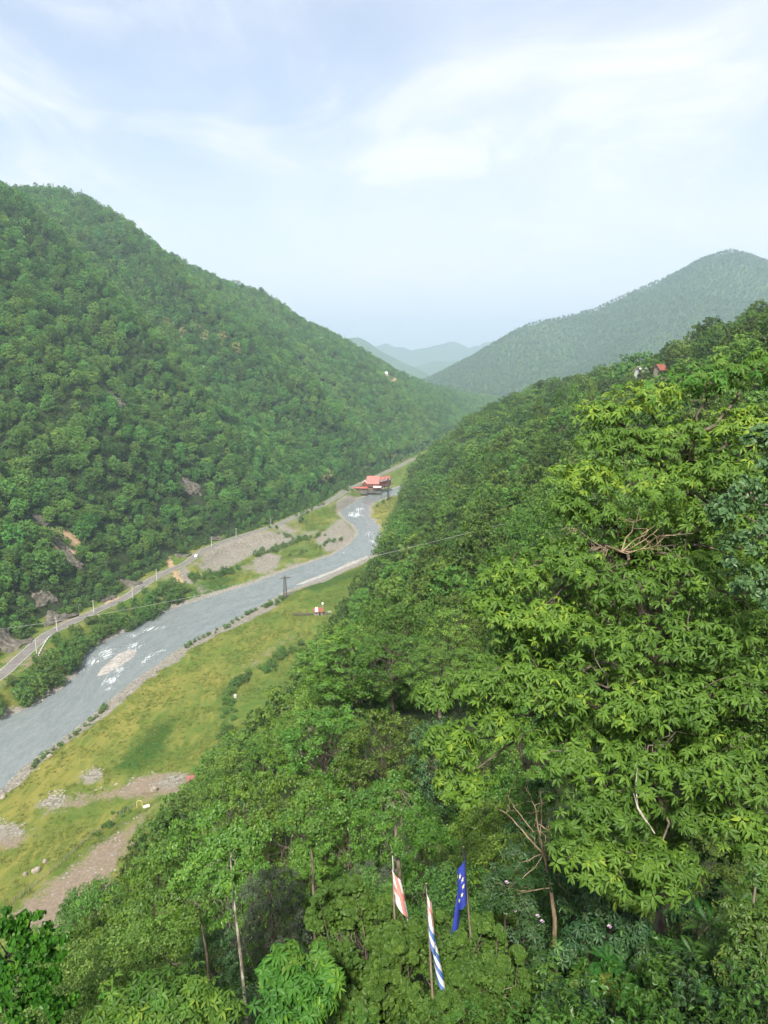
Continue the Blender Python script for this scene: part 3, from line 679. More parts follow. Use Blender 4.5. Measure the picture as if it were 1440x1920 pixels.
wav = 0.10*(N1.fbm(flow[..., 0]/3.0, flow[..., 1]/2.0, 3)-0.5)
river = link('river', mesh_np('river', np.concatenate([RV, wav[..., None]], -1).reshape(-1, 3), Qr, [M['water']], attrs={'flow': flow.reshape(-1, 3), 'foam': foam.ravel()}, smooth=True))
tag(river, 'grey green mountain river with white riffles', 'river', kind='structure')

# gravel bars in the river: low stony mounds
def mound(name, pts, h, mat, label, z=0.0, res=0.9, rough=0.25):
    pl = gline(pts, 0.0); x0, y0 = pl.min(0)-2; x1, y1 = pl.max(0)+2
    X, Y = np.meshgrid(np.arange(x0, x1, res), np.arange(y0, y1, res)); ins = inpoly(X, Y, pl); d = np.abs(dist_line(X, Y, np.vstack([pl, pl[:1]])))
    sd = np.where(ins, d, -d); Z = z-0.35+h*sstep(-1.5, 4, sd)+rough*(N3.fbm(X/1.3, Y/1.3, 3)-0.5)*(sd > -1.5)
    k = np.arange(X.size).reshape(X.shape); Q = np.stack([k[:-1, :-1], k[:-1, 1:], k[1:, 1:], k[1:, :-1]], -1).reshape(-1, 4)
    keep = (sd.ravel()[Q] > -1.8).all(1)
    n = X.size
    o = link(name, mesh_np(name, np.stack([X.ravel(), Y.ravel(), Z.ravel()], -1), Q[keep], [mat], attrs={'zone': np.stack([np.ones(n), np.zeros(n), np.zeros(n)], -1), 'zone2': np.zeros((n, 3))}, smooth=False))
    return tag(o, label, 'gravel bar', kind='structure')
mound('gravel_bar', [(180,1270),(186,1256),(200,1243),(222,1225),(245,1216),(258,1219),(252,1232),(228,1248),(200,1264)], 1.35, M['stone'], 'pale gravel island in the foaming bend of the river')
mound('gravel_bar', [(548,1098),(580,1084),(620,1070),(655,1053),(690,1040),(694,1045),(660,1060),(620,1077),(570,1096)], 0.85, M['stone'], 'long narrow gravel bar beside the far grass bank')

# road: bench with asphalt ribbon and pale edge lines
RC = resample(ROAD[:-2], 260); tg = unit(np.gradient(RC, axis=0)); nr = np.stack([tg[:, 1], -tg[:, 0]], -1)
def ribbon(name, off0, off1, z, mat, parent=None, thick=None):
    a = RC+nr*off0; b = RC+nr*off1; n = len(RC)
    V = np.vstack([np.c_[a, np.full(n, z)], np.c_[b, np.full(n, z)]]); i = np.arange(n-1)
    Q = np.stack([i, i+n, i+n+1, i+1], -1); 
    return link(name, mesh_np(name, V, Q, [mat]), parent)
road = ribbon('road', -2.7, 2.7, ROAD_Z, M['asphalt']); tag(road, 'narrow grey asphalt road along the foot of the wooded slope', 'road', kind='structure')
ribbon('edge_line', -2.5, -2.40, ROAD_Z+0.006, M['white'], road); ribbon('edge_line', 2.40, 2.5, ROAD_Z+0.006, M['white'], road)

# far mountains: tents hung from ridge lines
def tent(X, Y, pts, slope):
    h = np.full(X.shape, -1e9)
    for A, B in zip(pts[:-1], pts[1:]):
        d = B[:2]-A[:2]; L = d@d; t = np.clip(((X-A[0])*d[0]+(Y-A[1])*d[1])/L, 0, 1)
        h = np.maximum(h, A[2]+t*(B[2]-A[2])-slope*np.hypot(X-A[0]-t*d[0], Y-A[1]-t*d[1]))
    return h
def ridge_pts(lst): return np.array([at(*p) for p in lst])
R_C = ridge_pts([(790,722,2750),(820,708,2800),(860,684,2850),(920,650,2900),(1000,606,2950),(1100,578,3000),(1200,546,3000),(1290,511,3000),(1340,487,3000),(1370,480,3000),(1400,484,3050),(1440,496,3100),(1600,520,3200),(1900,470,3300),(2300,420,3300)])
R_C2 = [ridge_pts([(1370,480,3000),(1300,570,2700),(1200,650,2450),(1100,705,2250)]), ridge_pts([(1600,520,3200),(1480,600,2700),(1380,660,2400)]), ridge_pts([(1200,546,3000),(1080,640,2750),(980,710,2500)]), ridge_pts([(1000,606,2950),(950,670,2750),(900,725,2600)])]
R_D = ridge_pts([(200,600,5600),(560,632,5300),(680,640,5000),(740,668,4900),(800,702,4700),(850,730,4600)])
R_E = ridge_pts([(300,640,9000),(600,660,8800),(690,652,8600),(725,643,8600),(770,652,8500),(830,643,8500),(850,641,8500),(880,650,8500),(915,640,8600),(980,655,8600),(1200,630,8800),(1700,600,9000)])
R_F = ridge_pts([(650,690,6500),(760,690,6500),(850,672,6500),(920,660,6600),(1000,650,6600),(1200,640,6600)])
def far_h(X, Y):
    h = np.maximum(tent(X, Y, R_C, 0.52), 0)
    for r in R_C2: h = np.maximum(h, tent(X, Y, r, 0.62))
    n = N1.fbm(X/330, Y/330, 5)-0.5
    hc = h+n*np.clip(h, 0, 150)*0.7
    h2 = np.maximum.reduce([tent(X, Y, R_D, 0.5), tent(X, Y, R_E, 0.45), tent(X, Y, R_F, 0.45)])
    h2 = h2+(N2.fbm(X/420, Y/420, 5)-0.5)*np.clip(h2, 0, 260)*0.55
    return np.maximum(np.maximum(hc, h2), 4+4*N3.fbm(X/200, Y/200, 3))
def sheet(name, xs, ys, fn, mat, label, forest=1.0):
    X, Y = np.meshgrid(xs, ys); Z = fn(X, Y); n = X.size; k = np.arange(n).reshape(X.shape)
    Q = np.stack([k[:-1, :-1], k[:-1, 1:], k[1:, 1:], k[1:, :-1]], -1).reshape(-1, 4)
    o = link(name, mesh_np(name, np.stack([X.ravel(), Y.ravel(), Z.ravel()], -1), Q, [mat], smooth=True))
    return tag(o, label, 'hills', kind='structure')
def hill_mat():
    t = NT('far_hill'); co = t.coord('Position'); a = t.noise(co, 0.05, 8, 0.7); b = t.noise(co, 0.006, 5, 0.6)
    c = t.mix(t.ramp(a, 0.35, 0.65), (.034, .070, .020), (.080, .135, .034)); c = t.mix(t.ramp(b, 0.4, 0.7, 0, 0.5), c, (.075, .115, .032))
    t.base(c, 0.95, 0.1); t.bump(a, 1.0, 9.0); return t.m
M['hill'] = hill_mat()
sheet('far_hills', np.concatenate([np.arange(-9000, -600, 140), np.arange(-600, 2700, 22), np.arange(2700, 9000, 150)]), np.concatenate([np.arange(2100, 3400, 24), np.arange(3400, 10500, 90)]), far_h, M['hill'], 'hazy wooded mountains closing the valley')
gp = link('ground', mesh_np('ground', np.array([[-10200, -2800, -6], [10200, -2800, -6], [10200, 13700, -6], [-10200, 13700, -6]], float), np.array([[0, 1, 2, 3]]), [M['hill']]))
tag(gp, 'distant lowland beyond the hills', 'ground', kind='structure')

# ------------------------------------------------------------------ haze over the whole valley
def haze_box():
    t = NT('valley_haze'); v = t.n.new('ShaderNodeVolumePrincipled'); t.n.remove(t.bsdf); t.l.new(v.outputs[0], t.out.inputs['Volume'])
    v.inputs['Color'].default_value = (.68, .83, 1.0, 1); v.inputs['Density'].default_value = HAZE; v.inputs['Anisotropy'].default_value = 0.25
    mb = MB(); mb.box((0, 5500, 440), (21000, 17000, 900)); o = mb.build('haze', t.m); tag(o, 'thin pale blue haze filling the valley', 'haze', kind='stuff')
HAZE = 0.00019
haze_box()

# ------------------------------------------------------------------ woods
CLEAR = []      # (x, y, radius) kept free of trees
def clear_at(px, py, D, r): c = at(px, py, D); CLEAR.append((c[0], c[1], r))
def keep_clear(X, Y):
    k = np.ones(X.shape, bool)
    for x, y, r in CLEAR: k &= np.hypot(X-x, Y-y) > r
    return k
ROCKS = [((212,742), 9, 11, 'grey rock face showing through trees high on the slope'), ((356,912), 10, 8, 'tan rock outcrop halfway up the wooded slope'), ((105,1010), 5, 10, 'dark upper crag among shrubs above the road'), ((133,1048), 7, 8, 'dark lower crag above the road with dry grass beside it'), ((75,972), 5, 5, 'small brown rock high above the road bend'), ((82,1118), 7, 6, 'brown mossy rock low on the slope'), ((246,1093), 6, 7, 'grey crag beside the road near the white pole'), ((18,1205), 9, 10, 'big dark rock wall at the bend of the road'), ((112,1160), 10, 5, 'long low rock cutting along the road'), ((345,1040), 6, 5, 'dark rock beside the orange landslip'), ((205,1120), 5, 4, 'low dark rock at the road edge'), ((410,1008), 8, 3, 'low rock cutting beside the far road')]
ROCKP = []
for (px, py), rx, rz, lb in ROCKS:
    p = hit(px, py+4); ROCKP.append(p); CLEAR.append((p[0]+2, p[1]-3, rx*0.9))
for px, py in ((325,1045),(318,1035),(332,1055)): p = hit(px, py); CLEAR.append((p[0], p[1], 6))
for px, py, r in ((125,1005,6),(190,1050,5),(210,1070,5),(230,1050,4),(738,706,16),(735,712,16),(732,718,14),(853,733,12),(853,738,12)): p = hit(px, py); CLEAR.append((p[0], p[1], r))
# a tree of a wood is told apart by the landmark nearest to it
LM_LEFT = [(px, py, 'the '+lb.split(' showing')[0].split(' halfway')[0].split(' among')[0].split(' above')[0].split(' high')[0].split(' low on')[0].split(' beside')[0].split(' at the')[0].split(' along')[0]) for (px, py), _, _, lb in ROCKS]+[(325,1045,'the orange landslip'),(364,1042,'the white car'),(80,1212,'the white guard rail'),(176,1140,'the middle concrete poles'),(294,1080,'the pole near the landslip'),(440,1005,'the far street lamps'),(500,985,'the road below the far thicket'),(580,955,'the upper bend of the road'),(20,900,'the shaded gully over the crags'),(300,940,'the bare strip under the tan outcrop'),(160,900,'the bright spur over the crags'),(60,1060,'the brown mossy rock'),(15,700,'the picture edge level with the grey face'),(15,860,'the picture edge above the crags'),(300,850,'the dark gully beyond the crags'),(450,930,'the wood over the far street lamps'),(120,800,'the bright spur below the grey face'),(90,930,'the small brown rock'),(60,560,'the crest of the near spur'),(250,600,'the nearest cream flowering trees'),(120,660,'the middle of the near spur')]
LM_HIGH = [(212,742,'the high grey rock face'),(356,912,'the tan rock outcrop'),(738,705,'the tan hilltop clearing'),(700,900,'the red roofed building'),(853,733,'the white house on the spur'),(598,637,'the tiny white house'),(300,640,'the middle of the long hillside'),(400,640,'the crest above the tan outcrop')]
LM_RIGHT = [(728,915,'the tall thin pylon'),(705,955,'the yellow grass spit'),(598,1143,'the meadow hut'),(690,1045,'the long gravel bar'),(560,1212,'the dark hedge'),(1040,955,'the end of the cable'),(1100,710,'the ridge top'),(1237,688,'the red roofed ridge house'),(900,860,'the dip in the near skyline'),(1000,1000,'the chestnut tip'),(850,1050,'the cable'),(790,960,'the river bend'),(1380,600,'the outer ridge'),(450,1390,'the grey willows'),(364,1466,'the torn red shed roof'),(760,1130,'the bright upper row of trees'),(940,780,'the far end of the near ridge'),(650,1120,'the lattice pylon meadow'),(200,1650,'the bare earth field'),(1200,760,'the chestnut top')]
def near_label(what, px, py, lms):
    d = [np.hypot(px-a, py-b) for a, b, _ in lms]; k = int(np.argmin(d)); dx, dy = px-lms[k][0], py-lms[k][1]
    rel = ('above' if dy < 0 else 'below') if abs(dy) > abs(dx) else ('left of' if dx < 0 else 'right of')
    far = 'just ' if d[k] < 28 else ('' if d[k] < 60 else 'well ')
    return '%s %s%s %s' % (what, far, rel, lms[k][2])
for D_ in (300, 288, 276, 262, 248): c = at(1222, 692, D_); CLEAR.append((c[0], c[1], 9.5))
# left hillside
rl = np.random.default_rng(5)
X, Y = jitter_grid(-1150, 420, 60, 2150, 5.2, rl)
s = yint(FOOT_L, Y)-X; m = (s > 1) & (s < 900) & (np.abs(dist_line(X, Y, ROAD)) > 5.2); X, Y = X[m], Y[m]
m = keep_clear(X, Y) & (np.abs(X) < 0.66*Y+60); X, Y = X[m], Y[m]
P = np.stack([X, Y, height(X, Y)], -1); m = in_view(P); P = P[m]
vis = visible(P, 9, 40, 8); P = P[vis]
n = len(P); big = N2.fbm(P[:, 0]/70, P[:, 1]/70, 3)
S = (0.42+0.92*rl.random(n)**1.5)*(0.75+0.5*big); RZ = rl.uniform(0, 6.28, n); IDX = rl.integers(0, 10, n); IDX = np.where(rl.random(n) < 0.07, 10, IDX)
pale = N3.fbm(P[:, 0]/55, P[:, 1]/80, 3)+rl.normal(size=n)*.10 > .54; IDX = np.where(pale, NMID+rl.integers(0, 6, n), IDX)
# the slope right above the road carries low scrub
foot = (yint(FOOT_L, P[:, 1])-P[:, 0]); S *= np.where(foot < 12, 0.5, 1.0)
px_, py_, d_ = project(P); size = S/d_; ok = (px_ > -10) & (px_ < 1450) & visible(P, 3, 40, 0)
order = np.argsort(-np.where(ok, size, 0)); ind = np.zeros(n, bool); ind[order[:300]] = True
for i in np.where(ind)[0]:
    o = link('hillside_tree', LEFTN[int(IDX[i]) % 8 if IDX[i] < NMID else 8+int(IDX[i]) % 5], loc=P[i], rot=(0, 0, RZ[i]), scale=float(S[i]))
    tag(o, near_label('leafy green tree', px_[i], py_[i], LM_LEFT), 'tree', 'trees low on the slope above the road')
rest = ~ind
# cream flowering trees: a few patches
cr = np.zeros(n, bool)
for a, b, r, k in ((318,615,14,3),(300,640,18,4),(340,640,16,3),(375,625,12,3),(385,645,14,3),(420,648,14,3),(445,665,10,2),(610,905,14,2),(665,650,10,2),(690,880,16,2),(640,760,14,1),(720,800,16,2),(760,880,16,3),(600,640,14,1),(740,860,14,2),(650,775,8,1)):
    q = np.where(rest & (np.hypot(px_-a, py_-b) < r+8))[0]; q = q[np.argsort(np.hypot(px_[q]-a, py_[q]-b))][:k+1]; cr[q] = True
for i in np.where(cr)[0]:
    o = link('flowering_tree', CREAM[i % 2], loc=P[i], rot=(0, 0, RZ[i]), scale=float(S[i])*1.1)
    tag(o, near_label('pale cream flowering tree', px_[i], py_[i], LM_HIGH), 'tree', 'cream flowering trees on the hillside')
rest &= ~cr
SCRUB = [tree_asset('scrub', 480+i, 3.2, 2.3, 11, 5, 7, 0.5, 'scrub', 0.75, 0.10, r0=0.05)[0] for i in range(4)]
X2, Y2 = jitter_grid(-560, 60, 90, 820, 3.3, rl); s2 = yint(FOOT_L, Y2)-X2; m2 = (s2 > 0) & (s2 < 420) & (np.abs(dist_line(X2, Y2, ROAD)) > 4.6); X2, Y2 = X2[m2], Y2[m2]; m2 = keep_clear(X2, Y2); X2, Y2 = X2[m2], Y2[m2]
P2 = np.stack([X2, Y2, height(X2, Y2)-.1], -1); P2 = P2[in_view(P2, 60)]; P2 = P2[visible(P2, 4, 30, 3)]; n2 = len(P2)
forest_mass('hillside_scrub', P2, rl.uniform(.5, 1.25, n2), rl.uniform(0, 6.28, n2), rl.integers(0, 4, n2), SCRUB, 'scrub filling the gaps between the hillside trees', 'scrub')
forest_mass('hillside_forest', P[rest], S[rest], RZ[rest], IDX[rest], MID, 'dense green wood covering the tall hillside across the river', 'forest')
# the hill seen beyond the gap and the big hazy mountain
X, Y = jitter_grid(-300, 2300, 2250, 3350, 11.5, rl); Z = far_h(X, Y); P = np.stack([X, Y, Z], -1); P = P[in_view(P, 60) & (Z > 8)]
A = np.array([0, 0, CAM_Z]); ok = np.ones(len(P), bool)
for t in np.linspace(0.7, 0.99, 16):
    q = A+(P+np.array([0, 0, 14])-A)*t; ok &= far_h(q[:, 0], q[:, 1]) < q[:, 2]+12
P = P[ok]; n = len(P)
forest_mass('mountain_forest', P, rl.uniform(0.8, 1.35, n), rl.uniform(0, 6.28, n), np.where(rl.random(n) < 0.12, 4, rl.integers(0, 4, n)), FAR, 'hazy wood covering the big mountain beyond the valley', 'forest')
# right slope
FORE = [tree_asset('mid_tree', 350+i, 10+1.5*(i % 3), 4.2, 36, 9, 32, 0.19, 'forest_near', 0.7, 0.22, top=(0.45, 0.55, 0.62)[i % 3], r0=0.17, split=True, droop=0.35, twigs=1, lobe_r=0.31)[:2] for i in range(7)]
X, Y = jitter_grid(-110, 420, 34, 720, 8.6, rl); t_ = X-yint(FOOT_R, Y)
m = (t_ > 5) & ((np.hypot(X-4, Y) > 74) | ((X > 0.24*Y+3) & (np.hypot(X-8, Y) > 30))); X, Y = X[m], Y[m]; m = keep_clear(X, Y); X, Y = X[m], Y[m]
P = np.stack([X, Y, height(X, Y)], -1); P = P[in_view(P, 260)]; P = P[visible(P, 9, 50, 6)]
n = len(P); S = rl.uniform(0.95, 1.75, n)
EDGE_Y = [925, 1000, 1050, 1150, 1215, 1330, 1450, 1540, 1640, 1720, 1900]; EDGE_X = [735, 712, 690, 612, 548, 500, 360, 275, 200, 90, -100]
a_, b_, c_ = project(P+np.array([0, 0, 1.0])*(7.0*S)[:, None]); keep = a_-4.6*S*FPX/c_ > np.interp(b_, EDGE_Y, EDGE_X)-4    # the meadow stays open
P, S = P[keep], S[keep]; n = len(P); RZ = rl.uniform(0, 6.28, n); IDX = rl.integers(0, 7, n)
t_ = P[:, 0]-yint(FOOT_R, P[:, 1]); S *= np.where(t_ < 9, 0.62, 1.0)*np.interp(P[:, 1], [120, 300, 420], [1.0, .95, 1.12])
px_, py_, d_ = project(P); size = S/d_; ok = (px_ > -30) & (px_ < 1470)
order = np.argsort(-np.where(ok, size, 0)); ind = np.zeros(n, bool); ind[order[:300]] = True
for i in np.where(ind)[0]:
    cme, wme = (NEAR if d_[i] > 115 else FORE)[int(IDX[i])]
    e = empty('slope_tree', P[i], (0, 0, RZ[i])); e.scale = (float(S[i]),)*3
    tag(e, near_label('round leafy tree', px_[i], py_[i], LM_RIGHT), 'tree', 'trees on the near slope')
    link('crown', cme, e); link('trunk', wme, e)
rest = ~ind
forest_mass('near_slope_forest', P[rest], S[rest], RZ[rest], IDX[rest], [tree_asset('slope_forest_tree', 500+i, 10+1.2*(i % 3), 4.4, 30, 6, 14, 0.46, 'forest_near', 0.72, lobe_r=0.32)[0] for i in range(7)], 'green wood on the spur above the near bank', 'forest')
# undergrowth under the near trees
X, Y = jitter_grid(-110, 200, 14, 330, 3.0, rl); t_ = X-yint(FOOT_R, Y); m = (t_ > 1) & (np.hypot(X, Y) > 64); X, Y = X[m], Y[m]
P = np.stack([X, Y, height(X, Y)-0.2], -1); P = P[in_view(P, 200)]; n = len(P)
forest_mass('undergrowth', P, rl.uniform(0.5, 1.1, n), rl.uniform(0, 6.28, n), rl.integers(0, 5, n), SHRUB, 'low green undergrowth beneath the near trees', 'undergrowth')

# ------------------------------------------------------------------ rocks, boulders, stones
def rock_mesh(name, seed, rx, ry, rz, mat, sub=3, rough=0.35, crag=True):
    import bmesh
    rng = np.random.default_rng(seed); bm = bmesh.new(); bmesh.ops.create_icosphere(bm, subdivisions=sub, radius=1.0)
    V = np.array([v.co for v in bm.verts]); F = np.array([[v.index for v in f.verts] for f in bm.faces]); bm.free()
    d = np.zeros(len(V))
    for k in range(26):     # cut by random planes: faceted block
        nrm = rand_unit(rng, 1)[0]; lim = rng.uniform(0.62, 0.95); h = V@nrm
        V = V-np.clip(h-lim, 0, None)[:, None]*nrm*0.9
    V = V*(1+rough*0.35*rng.normal(size=(len(V), 1))*0.3)
    if crag: V = V+0.10*np.sin(V[:, 2:3]*9+V[:, :1]*3)*np.array([1, 1, 0])
    return mesh_np(name, V*np.array([rx, ry, rz]), F, [mat])
def crag_mesh(name, seed, p, rx, rz):
    """craggy face following the slope: steps and ribs, ragged edge sinking into the ground"""
    n = 40; e_ = 1.5; gx = (hz(p[0]+e_, p[1])-hz(p[0]-e_, p[1]))/(2*e_); gy = (hz(p[0], p[1]+e_)-hz(p[0], p[1]-e_))/(2*e_)
    nr_ = unit(np.array([-gx, -gy, 1.0])); u_ = unit(np.cross(np.array([0, 0, 1.0]), nr_)); v_ = np.cross(nr_, u_)
    U, W = np.meshgrid(np.linspace(-1.35, 1.35, n), np.linspace(-1.35, 1.35, n)); q = VNoise(seed)
    r = np.hypot(U, W)+1.1*(q.fbm(U*1.6+9, W*1.6+9, 3)-.5)
    mask = sstep(1.12, .72, r); rib = 1-np.abs(2*q.fbm(U*2.6+3, W*1.5+7, 4)-1); st = np.floor((W*.5+.25*q.fbm(U*3, W*3, 2))*7)/7
    off = -1.0+mask*(1.3+rx*.16*rib+rx*.22*(st-W*.5)+.9*(q.fbm(U*7, W*7, 3)-.5))
    P = p+u_*(U*rx)[..., None]+v_*(W*rz)[..., None]; P[..., 2] = height(P[..., 0], P[..., 1]); P = P+unit(nr_*.6+np.array([.55, -.5, .15]))*off[..., None]
    k = np.arange(n*n).reshape(n, n); Q = np.stack([k[:-1, :-1], k[:-1, 1:], k[1:, 1:], k[1:, :-1]], -1).reshape(-1, 4); keep = (mask.ravel()[Q] > .02).any(1)
    return mesh_np(name, (P-p).reshape(-1, 3), Q[keep], [M['rock']])
for i, (((px, py), rx, rz, lb), p) in enumerate(zip(ROCKS, ROCKP)):
    p = np.array([p[0], p[1], hz(p[0], p[1])]); o = link('rock_outcrop', crag_mesh('rock_outcrop', 900+i, p, rx*.92, rz*.98), loc=p); tag(o, lb, 'rock')
BLD = [((68,1632), 1.15, 'largest tan boulder on the meadow beside the fence'), ((47,1638), .75, 'smallest tan boulder of the meadow trio'), ((84,1614), .8, 'grey boulder standing furthest up the meadow of the trio'), ((92,1411), 1.1, 'tan boulder at the water edge of the near bank'), ((5,1488), 1.0, 'brown boulder where the bank meets the picture edge')]
for i, ((px, py), r, lb) in enumerate(BLD):
    p = on_z(px, py, 2.6); o = link('boulder', rock_mesh('boulder', 940+i, r, r*0.8, r*0.75, M['boulder'], 3, 0.3, False), loc=(p[0], p[1], hz(p[0], p[1])+r*0.35), rot=(0.2, 0.3, i*1.3)); tag(o, lb, 'boulder', 'boulders')
rg = np.random.default_rng(77)
STN = [rock_mesh('stone', 960+i, 1, 0.8, 0.55, M['stone'], 1, 0.3, False) for i in range(5)]
pts = []
for line, sgn in ((BANK_L, -1), (BANK_R, 1)):
    L = resample(line, 2600); L = L[(L[:, 1] > 150) & (L[:, 1] < 720)]; tgl = unit(np.gradient(L, axis=0)); nn = np.stack([tgl[:, 1], -tgl[:, 0]], -1)*sgn
    for k in range(2): pts.append(L+nn*np.abs(rg.normal(size=(len(L), 1)))*(2.2 if sgn < 0 else 3.2))
for poly, c in (([(180,1270),(222,1225),(258,1219),(228,1248)], 160), ([(548,1098),(690,1040),(694,1045),(570,1096)], 240), ([(375,1062),(400,1032),(540,1000),(540,1022),(430,1066)], 500), ([(480,1060),(640,965),(672,1000),(600,1035)], 350), ([(330,1092),(372,1085),(360,1098)], 90), ([(150,1450),(178,1438),(196,1445),(195,1460),(155,1468)], 60), ([(68,1503),(100,1484),(122,1486),(124,1508),(90,1520)], 90), ([(-30,1530),(20,1538),(55,1552),(45,1568),(-30,1572)], 70), ([(95,1512),(250,1458),(352,1452),(352,1484),(200,1494)], 60), ([(60,1690),(180,1590),(268,1530),(240,1590),(200,1690)], 60)):
    g = gline(poly, 1.0); a = rg.uniform(g.min(0), g.max(0), (c*3, 2)); pts.append(a[inpoly(a[:, 0], a[:, 1], g)][:c])
pts = np.vstack(pts); PP = np.c_[pts, height(pts[:, 0], pts[:, 1])]; PP[:, 2] = np.maximum(PP[:, 2], -0.1)
PP = PP[(np.abs(dist_line(PP[:, 0], PP[:, 1], ROAD)) > 5)]
forest_mass('river_stones', PP, rg.uniform(0.15, 0.62, len(PP))**1.2, rg.uniform(0, 6.28, len(PP)), rg.integers(0, 5, len(PP)), STN, 'pale grey stones scattered along the river banks and bars', 'stones')

# ------------------------------------------------------------------ shrubs and trees of the valley floor
def put(name, me, px, py, z, s, label, cat, group, rz=None):
    p = on_z(px, py, z); o = link(name, me, loc=(p[0], p[1], hz(p[0], p[1])-0.15), rot=(0, 0, rg.uniform(0, 6.28) if rz is None else rz), scale=s); tag(o, label, cat, group); return o
# strip of trees between road and river
LM_BANK = [(69,1227,'the first road pole'),(107,1183,'the pole past the guard rail'),(176,1149,'the pole before the riverside trees'),(249,1121,'the pole by the grey crag'),(215,1245,'the gravel island'),(300,1088,'the pole near the landslip'),(60,1325,'the calm water below the riffle'),(150,1250,'the whitest riffle'),(330,1135,'the upstream end of the strip'),(20,1262,'the road bend')]
strip = gline([(-90,1395),(0,1338),(60,1312),(105,1284),(138,1258),(142,1238),(163,1212),(235,1178),(300,1145),(338,1128),(352,1112),(330,1100),(300,1108),(250,1134),(200,1158),(150,1178),(112,1200),(95,1222),(82,1240),(40,1275),(-90,1340)], 3.0)
X, Y = jitter_grid(*(strip[:, 0].min(), strip[:, 0].max(), strip[:, 1].min(), strip[:, 1].max()), 5.2, rg)
m = inpoly(X, Y, strip) & (np.abs(dist_line(X, Y, ROAD)) > 6.0); X, Y = X[m], Y[m]; Z = height(X, Y)
for i in range(len(X)):
    dr_ = abs(dist_line(X[i:i+1], Y[i:i+1], ROAD)[0])
    o = link('riverside_tree', BANKT[int(rg.integers(0, 5))], loc=(X[i], Y[i], Z[i]-0.3), rot=(0, 0, rg.uniform(0, 6.28)), scale=float(rg.uniform(0.6, 1.0)*(0.62 if dr_ < 11 else 1.0)))
    a_, b_, _ = project(np.array([X[i], Y[i], Z[i]])); tag(o, near_label('bushy riverside tree', float(a_), float(b_), LM_BANK), 'tree', 'trees between road and river')
def shrub_row(pts, n, spread, s0, s1, label, group, z=2.5, kinds=None):
    L = resample(gline(pts, z), n)
    for q in L:
        x, y = q+rg.normal(size=2)*spread
        o = link('shrub', (kinds or SHRUB)[int(rg.integers(0, 5))], loc=(x, y, hz(x, y)-0.1), rot=(0, 0, rg.uniform(0, 6.28)), scale=float(rg.uniform(s0, s1))); a_, b_, _ = project(np.array([x, y, 2.5])); t0_, t1_ = project(np.array([L[0][0], L[0][1], 2.5])), project(np.array([L[-1][0], L[-1][1], 2.5])); f_ = np.hypot(a_-t0_[0], b_-t0_[1])/max(1.0, np.hypot(t1_[0]-t0_[0], t1_[1]-t0_[1])); side_ = ('left' if t0_[0] < t1_[0] else 'right', 'right' if t0_[0] < t1_[0] else 'left'); tag(o, label+(', near the %s end' % side_[0] if f_ < .34 else ', near the %s end' % side_[1] if f_ > .66 else ', in the middle stretch'), 'shrub', group)
shrub_row([(478,1044),(510,1032),(545,1020),(575,1010),(600,1000)], 34, 2.6, .7, 1.5, 'green shrub in the thicket on the stony far bank', 'shrubs of the thicket on the far bank')
shrub_row([(505,1002),(530,1004),(555,1008)], 10, 2, .6, 1.2, 'low shrub beside the gravel heap below the road', 'shrubs by the gravel heap')
shrub_row([(355,1088),(385,1085),(415,1080),(435,1072)], 26, 3, .8, 1.7, 'shrub at the downstream end of the stony far bank', 'shrubs at the downstream end of the far bank')
shrub_row([(560,985),(575,975),(590,962),(610,955)], 12, 2, .7, 1.5, 'shrub beside the bend of the road below the wood', 'shrubs by the upper road')
shrub_row([(640,925),(650,930),(660,928)], 9, 2, .8, 1.5, 'shrub on the bank below the red roofed building', 'shrubs below the red building')
shrub_row([(545,1040),(565,1035),(620,1018),(632,1010)], 10, 2, .5, 1.1, 'small shrub on the far gravel flat', 'small shrubs on the gravel flat')
shrub_row([(600,1020),(620,1012),(640,1008)], 8, 1.5, .5, 1.0, 'shrub near the inside of the river bend', 'shrubs inside the river bend')
shrub_row([(440,1272),(438,1290),(430,1320),(425,1350),(418,1385)], 30, 1.4, .45, .95, 'shrub of the hedgerow across the near meadow', 'hedgerow shrubs')
shrub_row([(445,1285),(470,1268),(505,1248),(535,1228),(560,1212)], 38, 1.6, .6, 1.15, 'shrub in the dark hedge between the two meadows', 'dark hedge shrubs')
shrub_row([(55,1432),(75,1418),(105,1395),(140,1365),(165,1347),(205,1312)], 22, .8, .35, .8, 'small shrub on the near river bank', 'small shrubs on the near bank')
shrub_row([(345,1208),(370,1193),(400,1180),(425,1168),(470,1143),(498,1130)], 24, .9, .4, .95, 'small shrub along the middle of the near bank', 'small shrubs along the middle bank')
shrub_row([(495,1135),(515,1128),(532,1120)], 9, 1.4, .7, 1.2, 'shrub around the foot of the steel pylon', 'shrubs at the pylon')
shrub_row([(705,948),(712,944),(720,940),(726,937)], 6, 1.2, .7, 1.3, 'shrub at the edge of the yellow grass spit', 'shrubs on the grass spit')
shrub_row([(180,1562),(205,1545),(225,1530),(245,1517)], 12, 1.0, .3, .6, 'low shrub along the meadow fence', 'shrubs along the fence')
GREYSH = [tree_asset('grey_shrub', 470+i, 3.6, 2.4, 12, 7, 14, 0.30, 'grey', 0.45, 0.12, r0=0.06)[0] for i in range(5)]
shrub_row([(425,1418),(450,1400),(475,1385),(500,1372)], 9, 1.5, .8, 1.25, 'grey green willow at the lower end of the hedgerow', 'grey willows', kinds=GREYSH)

